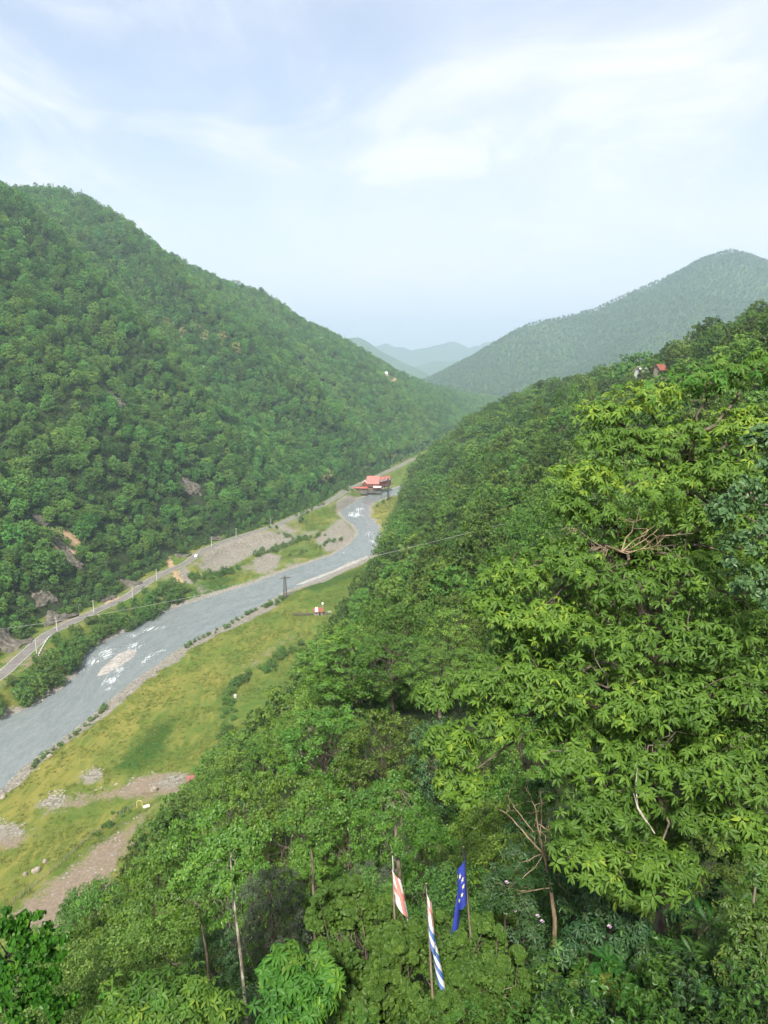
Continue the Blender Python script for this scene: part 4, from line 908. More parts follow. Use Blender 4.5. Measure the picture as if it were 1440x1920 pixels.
# meadow grass: tufts over the open ground of the near bank and the far flat
def tuft(seed):
    r = np.random.default_rng(seed); P = r.normal(size=(16, 3))*np.array([.28, .28, 0]); V = []; Q = []
    for i, p in enumerate(P):
        a = r.uniform(0, 6.28); h = r.uniform(.08, .2); w = r.uniform(.07, .13); s_ = np.array([cos(a), sin(a), 0])*w; l = r.normal(size=3)*.26*np.array([1, 1, 0]); V += [p-s_, p+s_, p+s_*.4+l+[0, 0, h], p-s_*.4+l+[0, 0, h]]; Q.append([4*i, 4*i+1, 4*i+2, 4*i+3])
    return mesh_np('tuft', np.array(V), np.array(Q), [M['grass']], attrs={'tint': np.repeat(r.random(16), 4)})
X, Y = jitter_grid(-300, 60, 120, 700, 1.25, rg); d1 = dist_line(X, Y, BANK_R); d2 = -dist_line(X, Y, BANK_L); tR = X-yint(FOOT_R, Y)
nzz = N1.fbm(X/7+40, Y/7, 3); m = (((d1 > 4) & (tR < 6)) | ((d2 > 5) & (dist_line(X, Y, ROAD) > 5))) & (nzz+rg.normal(size=X.shape)*.12 > .51)
k_ = np.searchsorted(xs, X).clip(0, nx-1), np.searchsorted(ys, Y).clip(0, ny-1); gd = np.maximum(gravel, dirt).reshape(ny, nx)[k_[1], k_[0]]; m &= gd < .42
X, Y = X[m], Y[m]; P_ = np.stack([X, Y, height(X, Y)-.02], -1); P_ = P_[in_view(P_, 40)]; print('TUFTS', len(P_))
forest_mass('meadow_grass', P_, rg.uniform(.6, 1.5, len(P_)), rg.uniform(0, 6.28, len(P_)), rg.integers(0, 4, len(P_)), [tuft(i) for i in range(4)], 'short yellow green grass of the valley meadows', 'grass')

# ------------------------------------------------------------------ road furniture
def pole_line():
    spec = [(69,1227,18,0),(88,1195,20,1),(107,1183,19,0),(149,1158,15,1),(176,1149,18,0),(213,1133,16,1),(249,1121,20,0),(294,1088,17,0),(382,1035,11,1),(397,1024,11,0),(433,1010,11,1),(443,1007,10,0),(495,993,9,1),(508,988,12,0),(655,921,10,0)]
    place = ['at the road bend, first of the road poles', 'over the white guard rail', 'just past the white guard rail', 'above the low rock cutting', 'standing before the middle riverside trees', 'beside the low dark rock', 'tallest looking, beside the grey crag', 'near the orange landslip', 'just past the white car', 'second past the white car', 'third past the white car', 'fourth past the white car', 'where the road nears the thicket', 'furthest of the road poles before the curve', 'beside the red building terrace']
    for (px, py, hpx, lamp), pl in zip(spec, place):
        b = on_z(px, py, ROAD_Z); x, y = b[0], b[1]; z = hz(x, y); d = project(np.array([x, y, z]))[2]; H = min(9.0, max(6.5, hpx/FPX*float(d)*1.05))
        if lamp:
            e = empty('street_lamp', (x, y, z-0.1)); tag(e, 'slim grey street lamp '+pl, 'street lamp', 'street lamps along the road')
            MB().tube([(0, 0, 0), (0, 0, H*0.9)], [.10, .07], 6).build('post', M['galv'], e)
            MB().tube([(0, 0, H*0.9), (.5, -.3, H), (1.2, -.7, H+.05)], [.06, .05, .05], 6).build('arm', M['galv'], e)
            MB().box((1.45, -.85, H+.02), (.6, .3, .14), -0.5).build('lamp_head', M['galv'], e)
        else:
            e = empty('utility_pole', (x, y, z-0.1)); tag(e, 'pale concrete pole '+pl, 'pole', 'concrete poles along the road')
            MB().tube([(0, 0, 0), (0, 0, H)], [.20, .13], 6).build('post', M['concrete'], e)
            MB().box((0, 0, H-.5), (1.5, .12, .12), 0.6).build('crossarm', M['woodgrey'], e)
            for k in (-.6, 0, .6): MB().tube([(k*.8, k*.55, H-.44), (k*.8, k*.55, H-.18)], [.06, .04], 5).build('insulator', M['white'], e)
pole_line()
# white guard rail at the bend
gr = empty('guard_rail', (0, 0, 0)); tag(gr, 'short white guard rail on the river side of the road bend', 'guard rail')
G = resample(gline([(72,1229),(80,1214),(87,1202),(92,1195)], ROAD_Z), 9)
z0 = ROAD_Z-0.1
V, Q, T = tube_arr(np.c_[G, np.full(9, z0+.62)], .12, 5); MB().add(V, Q, T).build('rail', M['white'], gr)
for q in G: MB().box((q[0], q[1], z0+.28), (.16, .16, .75)).build('rail_post', M['white'], gr)
# white car
c = on_z(364, 1043.5, ROAD_Z); i = int(np.argmin(np.hypot(*(RC-c[:2]).T))); ang = atan2(tg[i][1], tg[i][0])
car = empty('parked_car', (RC[i][0]+nr[i][0]*1.4, RC[i][1]+nr[i][1]*1.4, ROAD_Z+.004), (0, 0, ang)); tag(car, 'white car on the road just past the orange landslip', 'car')
prof = np.array([(-2.1, .35), (2.1, .35), (2.15, .75), (1.25, .92), (.55, 1.42), (-1.1, 1.45), (-1.85, 1.0), (-2.15, .9)])
def side_prism(prof, w):
    n = len(prof); V = np.vstack([np.c_[prof[:, 0], np.full(n, -w), prof[:, 1]], np.c_[prof[:, 0], np.full(n, w), prof[:, 1]]])
    Q = [[k, (k+1) % n, n+(k+1) % n, n+k] for k in range(n)]; T = [[0, k, k+1] for k in range(1, n-1)]+[[n, n+k+1, n+k] for k in range(1, n-1)]
    return V, Q, T
MB().add(*side_prism(prof, .88)).build('body', M['carpaint'], car)
gl = MB().add(*side_prism(np.array([(1.12, .94), (.52, 1.36), (-1.05, 1.39), (-1.7, .98)]), .885)); gl.build('window', M['glass'], car)
for sx in (-1.3, 1.3):
    for sy in (-.82, .82):
        w = MB().tube([(sx, sy-.1, .33), (sx, sy+.1, .33)], .33, 12).build('wheel', M['rubber'], car)
        MB().tube([(sx, sy-.105, .33), (sx, sy+.105, .33)], .18, 8).build('rim', M['galv'], w)
for sy in (-.6, .6):
    MB().box((2.12, sy, .68), (.08, .35, .14)).build('headlight', M['white'], car); MB().box((-2.12, sy, .78), (.08, .3, .14)).build('tail_light', M['roofred'], car)

# ------------------------------------------------------------------ pylons and cable
def lattice(px, py, H, w0, w1, arm, label):
    b = on_z(px, py, 1.8); x, y = b[0], b[1]; z = hz(x, y); e = empty('lattice_pylon', (x, y, z-.2), (0, 0, .35)); tag(e, label, 'pylon', 'steel pylons')
    r = .075*H/12
    for sx in (-1, 1):
        for sy in (-1, 1): MB().tube([(sx*w0/2, sy*w0/2, 0), (sx*w1/2, sy*w1/2, H*.93)], r*1.3, 4).build('leg', M['steel'], e)
    n = 7; mb = MB()
    for k in range(n):
        za, zb = H*.93*k/n, H*.93*(k+1)/n; wa = w0+(w1-w0)*k/n; wb = w0+(w1-w0)*(k+1)/n
        ca = [(-wa/2, -wa/2), (wa/2, -wa/2), (wa/2, wa/2), (-wa/2, wa/2)]; cb = [(-wb/2, -wb/2), (wb/2, -wb/2), (wb/2, wb/2), (-wb/2, wb/2)]
        for j in range(4):
            p, q = ca[j], cb[(j+1) % 4]; p2, q2 = ca[(j+1) % 4], cb[j]
            mb.tube([(*p, za), (*q, zb)], r*.8, 4); mb.tube([(*p2, za), (*q2, zb)], r*.8, 4); mb.tube([(*cb[j], zb), (*cb[(j+1) % 4], zb)], r*.7, 4)
    mb.build('bracing', M['steel'], e)
    if arm:
        a = MB(); zt = H*.9
        for sy in (-.25, .25): a.tube([(-arm/2, sy, zt), (arm/2, sy, zt)], r*1.2, 4); a.tube([(-arm/2, sy, zt), (0, sy, zt+.7)], r, 4); a.tube([(arm/2, sy, zt), (0, sy, zt+.7)], r, 4)
        a.build('crossarm', M['steel'], e)
        for k in (-.48, -.2, .2, .48): MB().tube([(arm*k, 0, zt), (arm*k, 0, zt+.45)], [.12, .09], 6).build('insulator', M['galv'], e)
        MB().tube([(0, 0, H*.93), (0, 0, H*1.02)], [w1*.55, w1*.4], 6).build('cap', M['steel'], e)
    return e
lattice(535, 1119, 12.2, 1.7, .9, 6.6, 'rusty lattice pylon with crossarm standing in the near meadow')
lattice(728, 937, 20.5, 1.6, .8, 3.2, 'tall thin grey pylon on the grass spit before the red building')
A_, B_ = at(-60, 1186, 262), at(1075, 949, 128); t = np.linspace(0, 1, 40)[:, None]; cp = A_+(B_-A_)*t; cp[:, 2] -= 3.2*4*(t*(1-t))[:, 0]-0.0
o = MB().tube(cp, np.linspace(.055, .025, 40), 5).build('cable', M['cable']); tag(o, 'long thin cable slung across the valley', 'cable')

# ------------------------------------------------------------------ buildings
def gable(mb, x0, x1, y0, y1, ze, zr, over=.5, axis='x', th=.25):
    """two roof slopes with thickness"""
    if axis == 'x':
        ym = (y0+y1)/2
        for ya in (y0, y1):
            d = -1 if ya == y0 else 1; yo = ya+d*over; zo = ze-over*(zr-ze)/abs(ym-ya)
            V = [(x0-over, yo, zo), (x1+over, yo, zo), (x1+over, ym, zr), (x0-over, ym, zr)]; V = V+[(a, b, c+th) for a, b, c in V]
            mb.add(V, [[0, 1, 2, 3], [7, 6, 5, 4], [0, 4, 5, 1], [1, 5, 6, 2], [2, 6, 7, 3], [3, 7, 4, 0]])
    else:
        xm = (x0+x1)/2
        for xa in (x0, x1):
            d = -1 if xa == x0 else 1; xo = xa+d*over; zo = ze-over*(zr-ze)/abs(xm-xa)
            V = [(xo, y0-over, zo), (xo, y1+over, zo), (xm, y1+over, zr), (xm, y0-over, zr)]; V = V+[(a, b, c+th) for a, b, c in V]
            mb.add(V, [[0, 1, 2, 3], [7, 6, 5, 4], [0, 4, 5, 1], [1, 5, 6, 2], [2, 6, 7, 3], [3, 7, 4, 0]])
    return mb
def gwall(mb, x0, x1, y0, y1, z0, ze, zr, axis='x'):
    if axis == 'x':
        ym = (y0+y1)/2; pr = np.array([(y0, z0), (y1, z0), (y1, ze), (ym, zr), (y0, ze)]); n = 5
        V = np.vstack([np.c_[np.full(n, x0), pr], np.c_[np.full(n, x1), pr]])
    else:
        xm = (x0+x1)/2; pr = np.array([(x0, z0), (x1, z0), (x1, ze), (xm, zr), (x0, ze)]); n = 5
        V = np.vstack([np.c_[pr[:, 0], np.full(n, y0), pr[:, 1]], np.c_[pr[:, 0], np.full(n, y1), pr[:, 1]]])
    Q = [[k, (k+1) % n, n+(k+1) % n, n+k] for k in range(n)]; T = [[0, k+1, k] for k in range(1, n-1)]+[[n, n+k, n+k+1] for k in range(1, n-1)]
    return mb.add(V, Q, T)
hb = on_z(689, 917, 5.5); HZ = 5.5
hotel = empty('riverside_hotel', (hb[0], hb[1], HZ), (0, 0, -0.05)); hotel.scale = (.85, .85, .88); tag(hotel, 'brown timber riverside building with steep red roof and dormers', 'building')
MB().box((7, 4, -2.0), (18, 13, 4.2)).build('terrace', M['rock'], hotel)
gwall(MB(), 0, 12.5, 0, 9, 0, 7, 13.4).build('wall', M['woodwall'], hotel)
rf = gable(MB(), 0, 12.5, 0, 9, 7, 13.6, 1.0).build('roof', M['roofred'], hotel)
MB().box((3.0, 7.2, 12.2), (.9, .9, 2.6)).build('chimney', M['cream_wall'], rf)
for zf in (0.5, 3.7):
    for k in range(4):
        w = MB().box((1.7+3.0*k, -.04, zf+1.3), (1.7, .14, 1.7)).build('window', M['dark'], hotel); MB().box((1.7+3.0*k, -.10, zf+.40), (2.0, .2, .14)).build('sill', M['cream_wall'], w)
MB().box((6.2, -.9, 3.45), (13.2, 1.8, .2)).build('balcony', M['woodwall'], hotel)
for k in range(6): MB().box((.2+2.4*k, -1.7, 1.7), (.2, .2, 3.5)).build('balcony_post', M['woodwall'], hotel)
MB().box((6.2, -1.75, 4.1), (13.2, .1, .9)).build('railing', M['roofrust'], hotel)
# annex and its rounded canopy
gwall(MB(), -6, -0.3, 1, 7, 0, 6.2, 8.6, 'y').build('wall', M['woodwall'], hotel); gable(MB(), -6, -.3, 1, 7, 6.2, 8.8, .6, 'y').build('roof', M['pinkwhite'], hotel)
for k in range(2): MB().box((-4.6+2.6*k, .95, 4.4), (1.4, .14, 1.6)).build('window', M['dark'], hotel)
# long wing running back along the river
wing = MB(); ca, sa = cos(1.0), sin(1.0)
def rotw(mb):
    mb.v = [np.c_[v[:, 0]*ca-v[:, 1]*sa+12.2, v[:, 0]*sa+v[:, 1]*ca+2.5, v[:, 2]] for v in mb.v]; return mb
rotw(gwall(MB(), 0, 25, 0, 8, 2.4, 7.6, 11.0)).build('wall', M['woodwall'], hotel); rotw(gable(MB(), 0, 25, 0, 8, 7.6, 11.2, .7)).build('roof', M['roofrust'], hotel)
for k in range(5):
    x = 2.5+4.9*k
    d = rotw(gwall(MB(), x-1.5, x+1.5, -.6, 3.2, 7.0, 9.3, 10.9, 'y')).build('dormer', M['pinkwhite'], hotel)
    rotw(gable(MB(), x-1.5, x+1.5, -.6, 3.2, 9.3, 11.0, .3, 'y', .18)).build('dormer_roof', M['roofred'], d); rotw(MB().box((x, -.64, 8.3), (1.2, .1, 1.5))).build('window', M['dark'], d)
    rotw(MB().box((x, -.05, 4.8), (1.9, .14, 2.0))).build('window', M['dark'], hotel)
    rotw(MB().box((x, -1.5, 1.1), (.5, .5, 2.5))).build('pillar', M['concrete'], hotel)
rotw(MB().box((12.5, -1.1, 2.35), (26, 2.4, .3))).build('deck', M['woodgrey'], hotel); rotw(MB().box((12.5, -2.25, 3.0), (26, .1, .9))).build('railing', M['roofrust'], hotel)
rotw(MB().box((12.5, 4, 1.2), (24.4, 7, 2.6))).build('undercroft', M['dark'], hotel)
cn = empty('terrace_canopy', (hb[0]+9.5, hb[1]-4.5, HZ+.2), (0, 0, -.05)); tag(cn, 'pale pink canopy in front of the red roofed building', 'canopy')
gable(MB(), -3.6, 3.6, -1.6, 1.6, 2.5, 3.4, .3, 'x', .1).build('canvas', M['pinkwhite'], cn)
for sx in (-3.4, 0, 3.4):
    for sy in (-1.5, 1.5): MB().box((sx, sy, 1.25), (.14, .14, 2.6)).build('post', M['woodwall'], cn)
UM = ['leftmost', 'second', 'third', 'fourth', 'fifth', 'sixth', 'seventh']
for k, (dx, dy) in enumerate(((-11.5, -4), (-9.5, -7), (-8.0, -3.5), (-6.2, -6.8), (-4.5, -4.2), (-2.8, -7), (-1, -5))):
    e = empty('parasol', (hb[0]+dx, hb[1]+dy, HZ+.2 if k > 3 else HZ+.2)); tag(e, 'red parasol on the riverside terrace, %s from the outer end' % ('first' if k == 0 else UM[k]), 'parasol', 'red parasols on the terrace')
    MB().tube([(0, 0, -.3), (0, 0, 2.6)], .05, 6).build('pole', M['woodgrey'], e)
    a = np.arange(8)*pi/4; V = np.vstack([[(0, 0, 2.9)], np.c_[1.7*np.cos(a), 1.7*np.sin(a), np.full(8, 2.15)], np.c_[1.68*np.cos(a), 1.68*np.sin(a), np.full(8, 1.95)]])
    MB().add(V, [[1+i, 1+(i+1) % 8, 9+(i+1) % 8, 9+i] for i in range(8)], [[0, 1+i, 1+(i+1) % 8] for i in range(8)]).build('canopy', M['umbrella'], e)
MB().box((-6.2, -5.5, -2.0), (13.5, 8, 4.3)).build('terrace', M['rock'], hotel)
# meadow hut
q = on_z(597, 1151, 2.6); hut = empty('meadow_hut', (q[0], q[1], hz(q[0], q[1])), (0, 0, .12)); tag(hut, 'small hut with rusty roof and one pale sheet in the meadow', 'hut')
gwall(MB(), -2.0, 2.0, -1.6, 1.6, 0, 2.3, 3.5).build('wall', M['woodgrey'], hut); rf = gable(MB(), -2, 2, -1.6, 1.6, 2.3, 3.6, .5, 'x', .1).build('roof', M['roofrust'], hut)
o = MB(); V = np.array([(-1.6, -2.12, 2.02), (-.2, -2.12, 2.02), (-.2, -.05, 3.73), (-1.6, -.05, 3.73)]); V = np.vstack([V, V+[0, 0, .06]]); o.add(V, [[3, 2, 1, 0], [4, 5, 6, 7], [0, 1, 5, 4], [1, 2, 6, 5], [2, 3, 7, 6], [3, 0, 4, 7]]); o.build('roof_sheet', M['concrete'], rf)
MB().box((.6, -1.63, .95), (.8, .1, 1.9)).build('door', M['dark'], hut); MB().box((-1.0, -1.63, 1.3), (.7, .1, .7)).build('window', M['dark'], hut)
wallr = empty('field_wall', (q[0], q[1]-.8, hz(q[0], q[1])), (0, 0, .02)); tag(wallr, 'low dark stone wall running either side of the meadow hut', 'wall')
rr = np.random.default_rng(8)
WST = [rock_mesh('wall_stone', 990+i, .5, .38, .42, M['rock'], 1, .3, False) for i in range(4)]
for k in range(34):
    x = -12.0+k*.53+(0 if k < 18 else 0)
    if -2.6 < x < 2.4: continue
    for lv in range(2): link('stone', WST[int(rr.integers(0, 4))], wallr, loc=(x+rr.normal()*.08, rr.normal()*.1, .3+lv*.5), rot=(0, 0, rr.uniform(0, 6)))
q = on_z(605, 1137, 2.6); e = empty('water_tank', (q[0], q[1], hz(q[0], q[1]))); e.scale = (.8, .8, .8); tag(e, 'white round tank on a thin stand behind the meadow hut', 'tank')
for k in range(3): MB().tube([(.4*cos(k*2.1), .4*sin(k*2.1), -.1), (.35*cos(k*2.1), .35*sin(k*2.1), 1.9)], .07, 5).build('leg', M['white'], e)
MB().tube([(0, 0, 1.8), (0, 0, 1.95), (0, 0, 2.8), (0, 0, 3.05)], [.45, .68, .68, .25], 12).build('tank', M['white'], e)
q = on_z(618, 1147, 2.6); o = link('pale_boulder', rock_mesh('pale_boulder', 1001, 1.5, .7, .6, M['stone'], 2, .3, False), loc=(q[0], q[1], hz(q[0], q[1])+.2)); tag(o, 'pale stone lying at the end of the field wall by the trees', 'boulder')
# white crate by the hedgerow
q = on_z(441, 1310, 2.6); e = empty('white_cabinet', (q[0], q[1], hz(q[0], q[1])), (0, 0, .5)); e.scale = (.7, .7, .75); tag(e, 'small weathered white cabinet standing in the hedgerow', 'cabinet')
MB().box((0, 0, 1.0), (1.2, .9, 1.4)).build('body', M['cream_wall'], e); MB().box((0, 0, 1.78), (1.45, 1.1, .12)).build('roof', M['pinkwhite'], e)
for sx in (-.5, .5):
    for sy in (-.35, .35): MB().box((sx, sy, .12), (.1, .1, .5)).build('leg', M['woodgrey'], e)
MB().box((.2, -.47, 1.0), (.5, .06, .9)).build('door', M['concrete'], e)
# spring with bent yellow pipe and white slab
q = on_z(268, 1514, 2.6); e = empty('spring_basin', (q[0], q[1], hz(q[0], q[1])), (0, 0, .2)); tag(e, 'white slab basin with bent yellow pipe beside the meadow fence', 'basin')
a = np.linspace(0, pi, 9); MB().tube(np.c_[-.9-.7*np.cos(a), np.full(9, .3), 1.5+.6*np.sin(a)], .06, 6).build('pipe_bend', M['yellowpipe'], e)
for x in (-1.6, -.2): MB().tube([(x, .3, -.2), (x, .3, 1.5)], .06, 6).build('pipe_leg', M['yellowpipe'], e)
MB().box((.9, 0, .35), (1.7, 1.1, .22), .3).build('slab', M['cream_wall'], e); MB().box((.9, 0, .1), (1.4, .8, .4), .3).build('plinth', M['concrete'], e)
q = on_z(289, 1482, 2.6); o = link('boulder', rock_mesh('boulder', 1010, 1.4, 1.1, 1.1, M['boulder'], 3, .3, False), loc=(q[0], q[1], hz(q[0], q[1])+.5)); tag(o, 'tan block of stone at the edge of the bare earth track', 'boulder', 'boulders')
rr = np.random.default_rng(4); mb = MB(); 
for k in range(9):
    a = rr.uniform(2.4, 4.2); L_ = rr.uniform(1.5, 4.0); s_ = np.array([q[0]-.8+rr.normal()*.5, q[1]-1.2+rr.normal()*.5, hz(q[0], q[1])+.15]); mb.tube(bent(rr, s_, s_+np.array([cos(a)*L_, sin(a)*L_*.6, rr.uniform(.1, 1.0)]), 4, .08), [.08, .07, .05, .02], 5)
o = mb.build('brush_heap', M['dry']); tag(o, 'heap of dry branches in front of the tan stone block', 'branches', kind='stuff')
q = on_z(364, 1470, 2.6); e = empty('low_shed', (q[0], q[1], hz(q[0], q[1])), (0, 0, .3)); tag(e, 'low shed with torn red roof sheet half hidden behind trees', 'shed')
MB().box((0, 0, .8), (3.6, 2.4, 1.6)).build('wall', M['woodgrey'], e); MB().box((-.9, 0, 1.72), (2.1, 2.9, .14)).build('roof_sheet', M['redsheet'], e); MB().box((1.2, 0, 1.68), (1.8, 2.8, .1)).build('roof_board', M['roofrust'], e)
# meadow fence
F = resample(gline([(20,1697),(40,1680),(107,1627),(153,1583),(180,1560),(217,1533),(252,1511)], 2.6), 34)
fe = empty('meadow_fence', (0, 0, 0)); tag(fe, 'weathered post and wire fence along the meadow edge', 'fence')
rr = np.random.default_rng(9); tops = []
for x, y in F:
    z = hz(x, y); h_ = rr.uniform(1.1, 1.5); MB().tube([(x, y, z-.2), (x+rr.normal()*.1, y+rr.normal()*.1, z+h_)], [.09, .07], 5).build('fence_post', M['woodgrey'], fe); tops.append((x, y, z))
tops = np.array(tops)
for hh in (.45, .95): MB().tube(tops+np.array([0, 0, hh]), .02, 3, False).build('wire', M['woodgrey'], fe)
# houses on the far spur and on the near ridge
def small_house(px, py, D, w, d, h, rh, wall, roof, label, rz=0.0, cat='house'):
    p = at(px, py, D); z = min(hz(p[0]+a, p[1]+b) for a in (-w/2, w/2) for b in (-d/2, d/2)); z = max(z, p[2]-3) if abs(z-p[2]) > 6 else z
    e = empty('hillside_house', (p[0], p[1], z), (0, 0, rz)); tag(e, label, cat, 'houses on the hills')
    gwall(MB(), -w/2, w/2, -d/2, d/2, -1.5, h, h+rh).build('wall', M[wall], e); gable(MB(), -w/2, w/2, -d/2, d/2, h, h+rh+.1, .6, 'x', .2).build('roof', M[roof], e)
    for k in (-.3, 0, .3): MB().box((w*k, -d/2-.03, h*.55), (w*.13, .1, h*.34)).build('window', M['glass'], e)
    return e
for px, py, w, r_, lb in ((735,700,12,'concrete','pale house beside the tan clearing, larger of the two'),(722,702,8,'white','small white house beside the tan clearing'),(853,733,13,'white','white house alone on the end of the far wooded spur'),(598,637,10,'white','tiny white house high in the far wood')):
    p = hit(px, py, 500); small_house(px, py, p[1], w, w*.75, 5.5 if w > 9 else 4, 2.4, 'cream_wall', r_, lb, .2)
for px, py, D, w, r_, lb in ((1238,690,306,4.0,'roofrust','red roofed house on the near ridge among trees'),(1203,694,318,4.5,'concrete','pale roofed house left of the red roofed ridge house')):
    small_house(px, py, D, w, w*.8, 2.6, 1.7, 'woodgrey' if r_ == 'roofrust' else 'concrete', r_, lb, .5)

# ------------------------------------------------------------------ foreground plants
rf_ = np.random.default_rng(2024)
def bl(px, py, D, rx, ry):
    c = at(px, py, D); d = float(project(c)[2]); return c, rx*d/FPX, ry*d/FPX
def frames(axis, rng, spin=None):
    """rotation matrices whose z column is axis"""
    z = unit(axis); n = len(z); r = rand_unit(rng, n); x = unit(r-z*np.sum(r*z, -1, keepdims=True)); y = np.cross(z, x)
    return np.stack([x, y, z], -1)
def whorl(rng, n=7, L=.19, W=.055, elev=.15, droop=.55, jit=.25):
    """a rosette of long leaves, folded along the midrib and drooping to the tip"""
    Vs, Qs, T = [], [], []; o = 0
    for i in range(n):
        a = 2*pi*i/n+rng.normal()*jit; l = L*rng.uniform(.7, 1.15); w = W*rng.uniform(.85, 1.15); el = elev+rng.normal()*.15; dr = droop*rng.uniform(.6, 1.3)
        ts = np.array([.10, .38, .70, 1.0]); ws = np.array([.25, 1.0, .85, .0])
        r = l*ts; z = l*(ts*np.sin(el)-dr*ts**2*.75); ca_, sa_ = cos(a), sin(a); up = w*.16
        c = np.stack([r*ca_, r*sa_, z], -1); side = np.array([-sa_, ca_, 0])
        Lf = c[:3]+side*(w/2*ws[:3, None])+np.array([0, 0, up])*ws[:3, None]; Rt = c[:3]-side*(w/2*ws[:3, None])+np.array([0, 0, up])*ws[:3, None]
        V = np.vstack([c, Lf, Rt])      # 0-3 midrib, 4-6 left, 7-9 right
        Q = np.array([[0, 1, 5, 4], [1, 2, 6, 5], [0, 7, 8, 1], [1, 8, 9, 2]]); Q2 = np.array([[2, 3, 3, 6], [2, 9, 3, 3]])
        Vs.append(V); Qs.append(Q+o); T.append(np.array([[2, 3, 6], [2, 9, 3]])+o); o += 10
    tint = np.repeat(rng.uniform(-.18, .18, n), 10)
    return np.vstack(Vs), np.vstack(Qs), np.vstack(T), tint
def whorl_set(seed, k=6, **kw):
    rng = np.random.default_rng(seed); return [whorl(rng, n=int(rng.integers(kw.get('n0', 6), kw.get('n1', 9))), **{a: b for a, b in kw.items() if a not in ('n0', 'n1')}) for _ in range(k)]
def scatter_whorls(name, tmpl, P, A, S, tint, mat, rng, parent=None, n_obj=0, part='foliage', obj_part='leaf_cluster'):
    """merge rosettes into one part; the n_obj that show largest become parts of their own"""
    R = frames(A, rng); n = len(P); pick = rng.integers(0, len(tmpl), n); solo = np.zeros(n, bool)
    if n_obj:
        px, py, d = project(P); ok = (px > 0) & (px < 1440) & (py > 0) & (py < 1920); solo[np.argsort(np.where(ok, d, 1e9))[:n_obj]] = True
        mesh_k = [mesh_np(obj_part, v, [q, t], [mat], attrs={'tint': np.clip(.55+ti, 0, 1)}) for v, q, t, ti in tmpl]
        for i in np.where(solo)[0]:
            o = bpy.data.objects.new(obj_part, mesh_k[pick[i]]); COL.objects.link(o); o.parent = parent
            o.matrix_local = Matrix.Translation(Vector(P[i])) @ Matrix(R[i].tolist()).to_4x4() @ Matrix.Scale(float(S[i]), 4)
    Vs, Qs, Ts, Ti, off = [], [], [], [], 0
    for k, (v, q, t, ti) in enumerate(tmpl):
        idx = np.where((pick == k) & ~solo)[0]
        if not len(idx): continue
        V = np.einsum('nij,mj->nmi', R[idx], v)*S[idx][:, None, None]+P[idx][:, None]
        m = len(v); base = (np.arange(len(idx))*m)[:, None, None]+off
        Qs.append((q[None]+base).reshape(-1, 4)); Ts.append((t[None]+base).reshape(-1, 3)); Vs.append(V.reshape(-1, 3)); Ti.append(np.clip(tint[idx][:, None]+ti[None], 0, 1).ravel()); off += m*len(idx)
    o = link(part, mesh_np(name, np.vstack(Vs), [np.vstack(Qs), np.vstack(Ts)], [mat], attrs={'tint': np.concatenate(Ti)}), parent)
    o['kind'] = 'stuff'; return o
def bough_points(boughs, per, rng, shell=(.55, 1.0), up=.35, face=.35):
    """points and outward axes over a list of flattened boughs (centre, rx, ry)"""
    P, A, T = [], [], []
    for c, rx, ry in boughs:
        n = max(4, int(per*(rx*ry)**.5*1.0)) if per > 0 else int(-per)
        e = unit(rng.normal(size=(n, 3))+np.array([0, -face, up])); rr = rng.uniform(*shell, (n, 1))
        P.append(c+e*rr*np.array([rx, rx, ry])); A.append(unit(e*np.array([.6, .6, .3])+np.array([0, -.10, .85])+rng.normal(size=(n, 3))*.22)); T.append(np.clip(rng.normal(.40, .16)+rng.normal(size=n)*.2, 0, 1))
    return np.vstack(P), np.vstack(A), np.concatenate(T)
def branch_net(mb, rng, root, targets, r0, k=6, wob=.06, r1=.01):
    root = np.asarray(root, float)
    for c in targets:
        L = np.linalg.norm(c-root); p = bent(rng, root, c, 6, wob); p[1:-1, 2] += L*.05; mb.tube(p, np.linspace(r0, r1, 6), k, False)
    return mb
def plant_root(name, label, cat, loc, group=None):
    e = empty(name, loc); tag(e, label, cat, group); return e

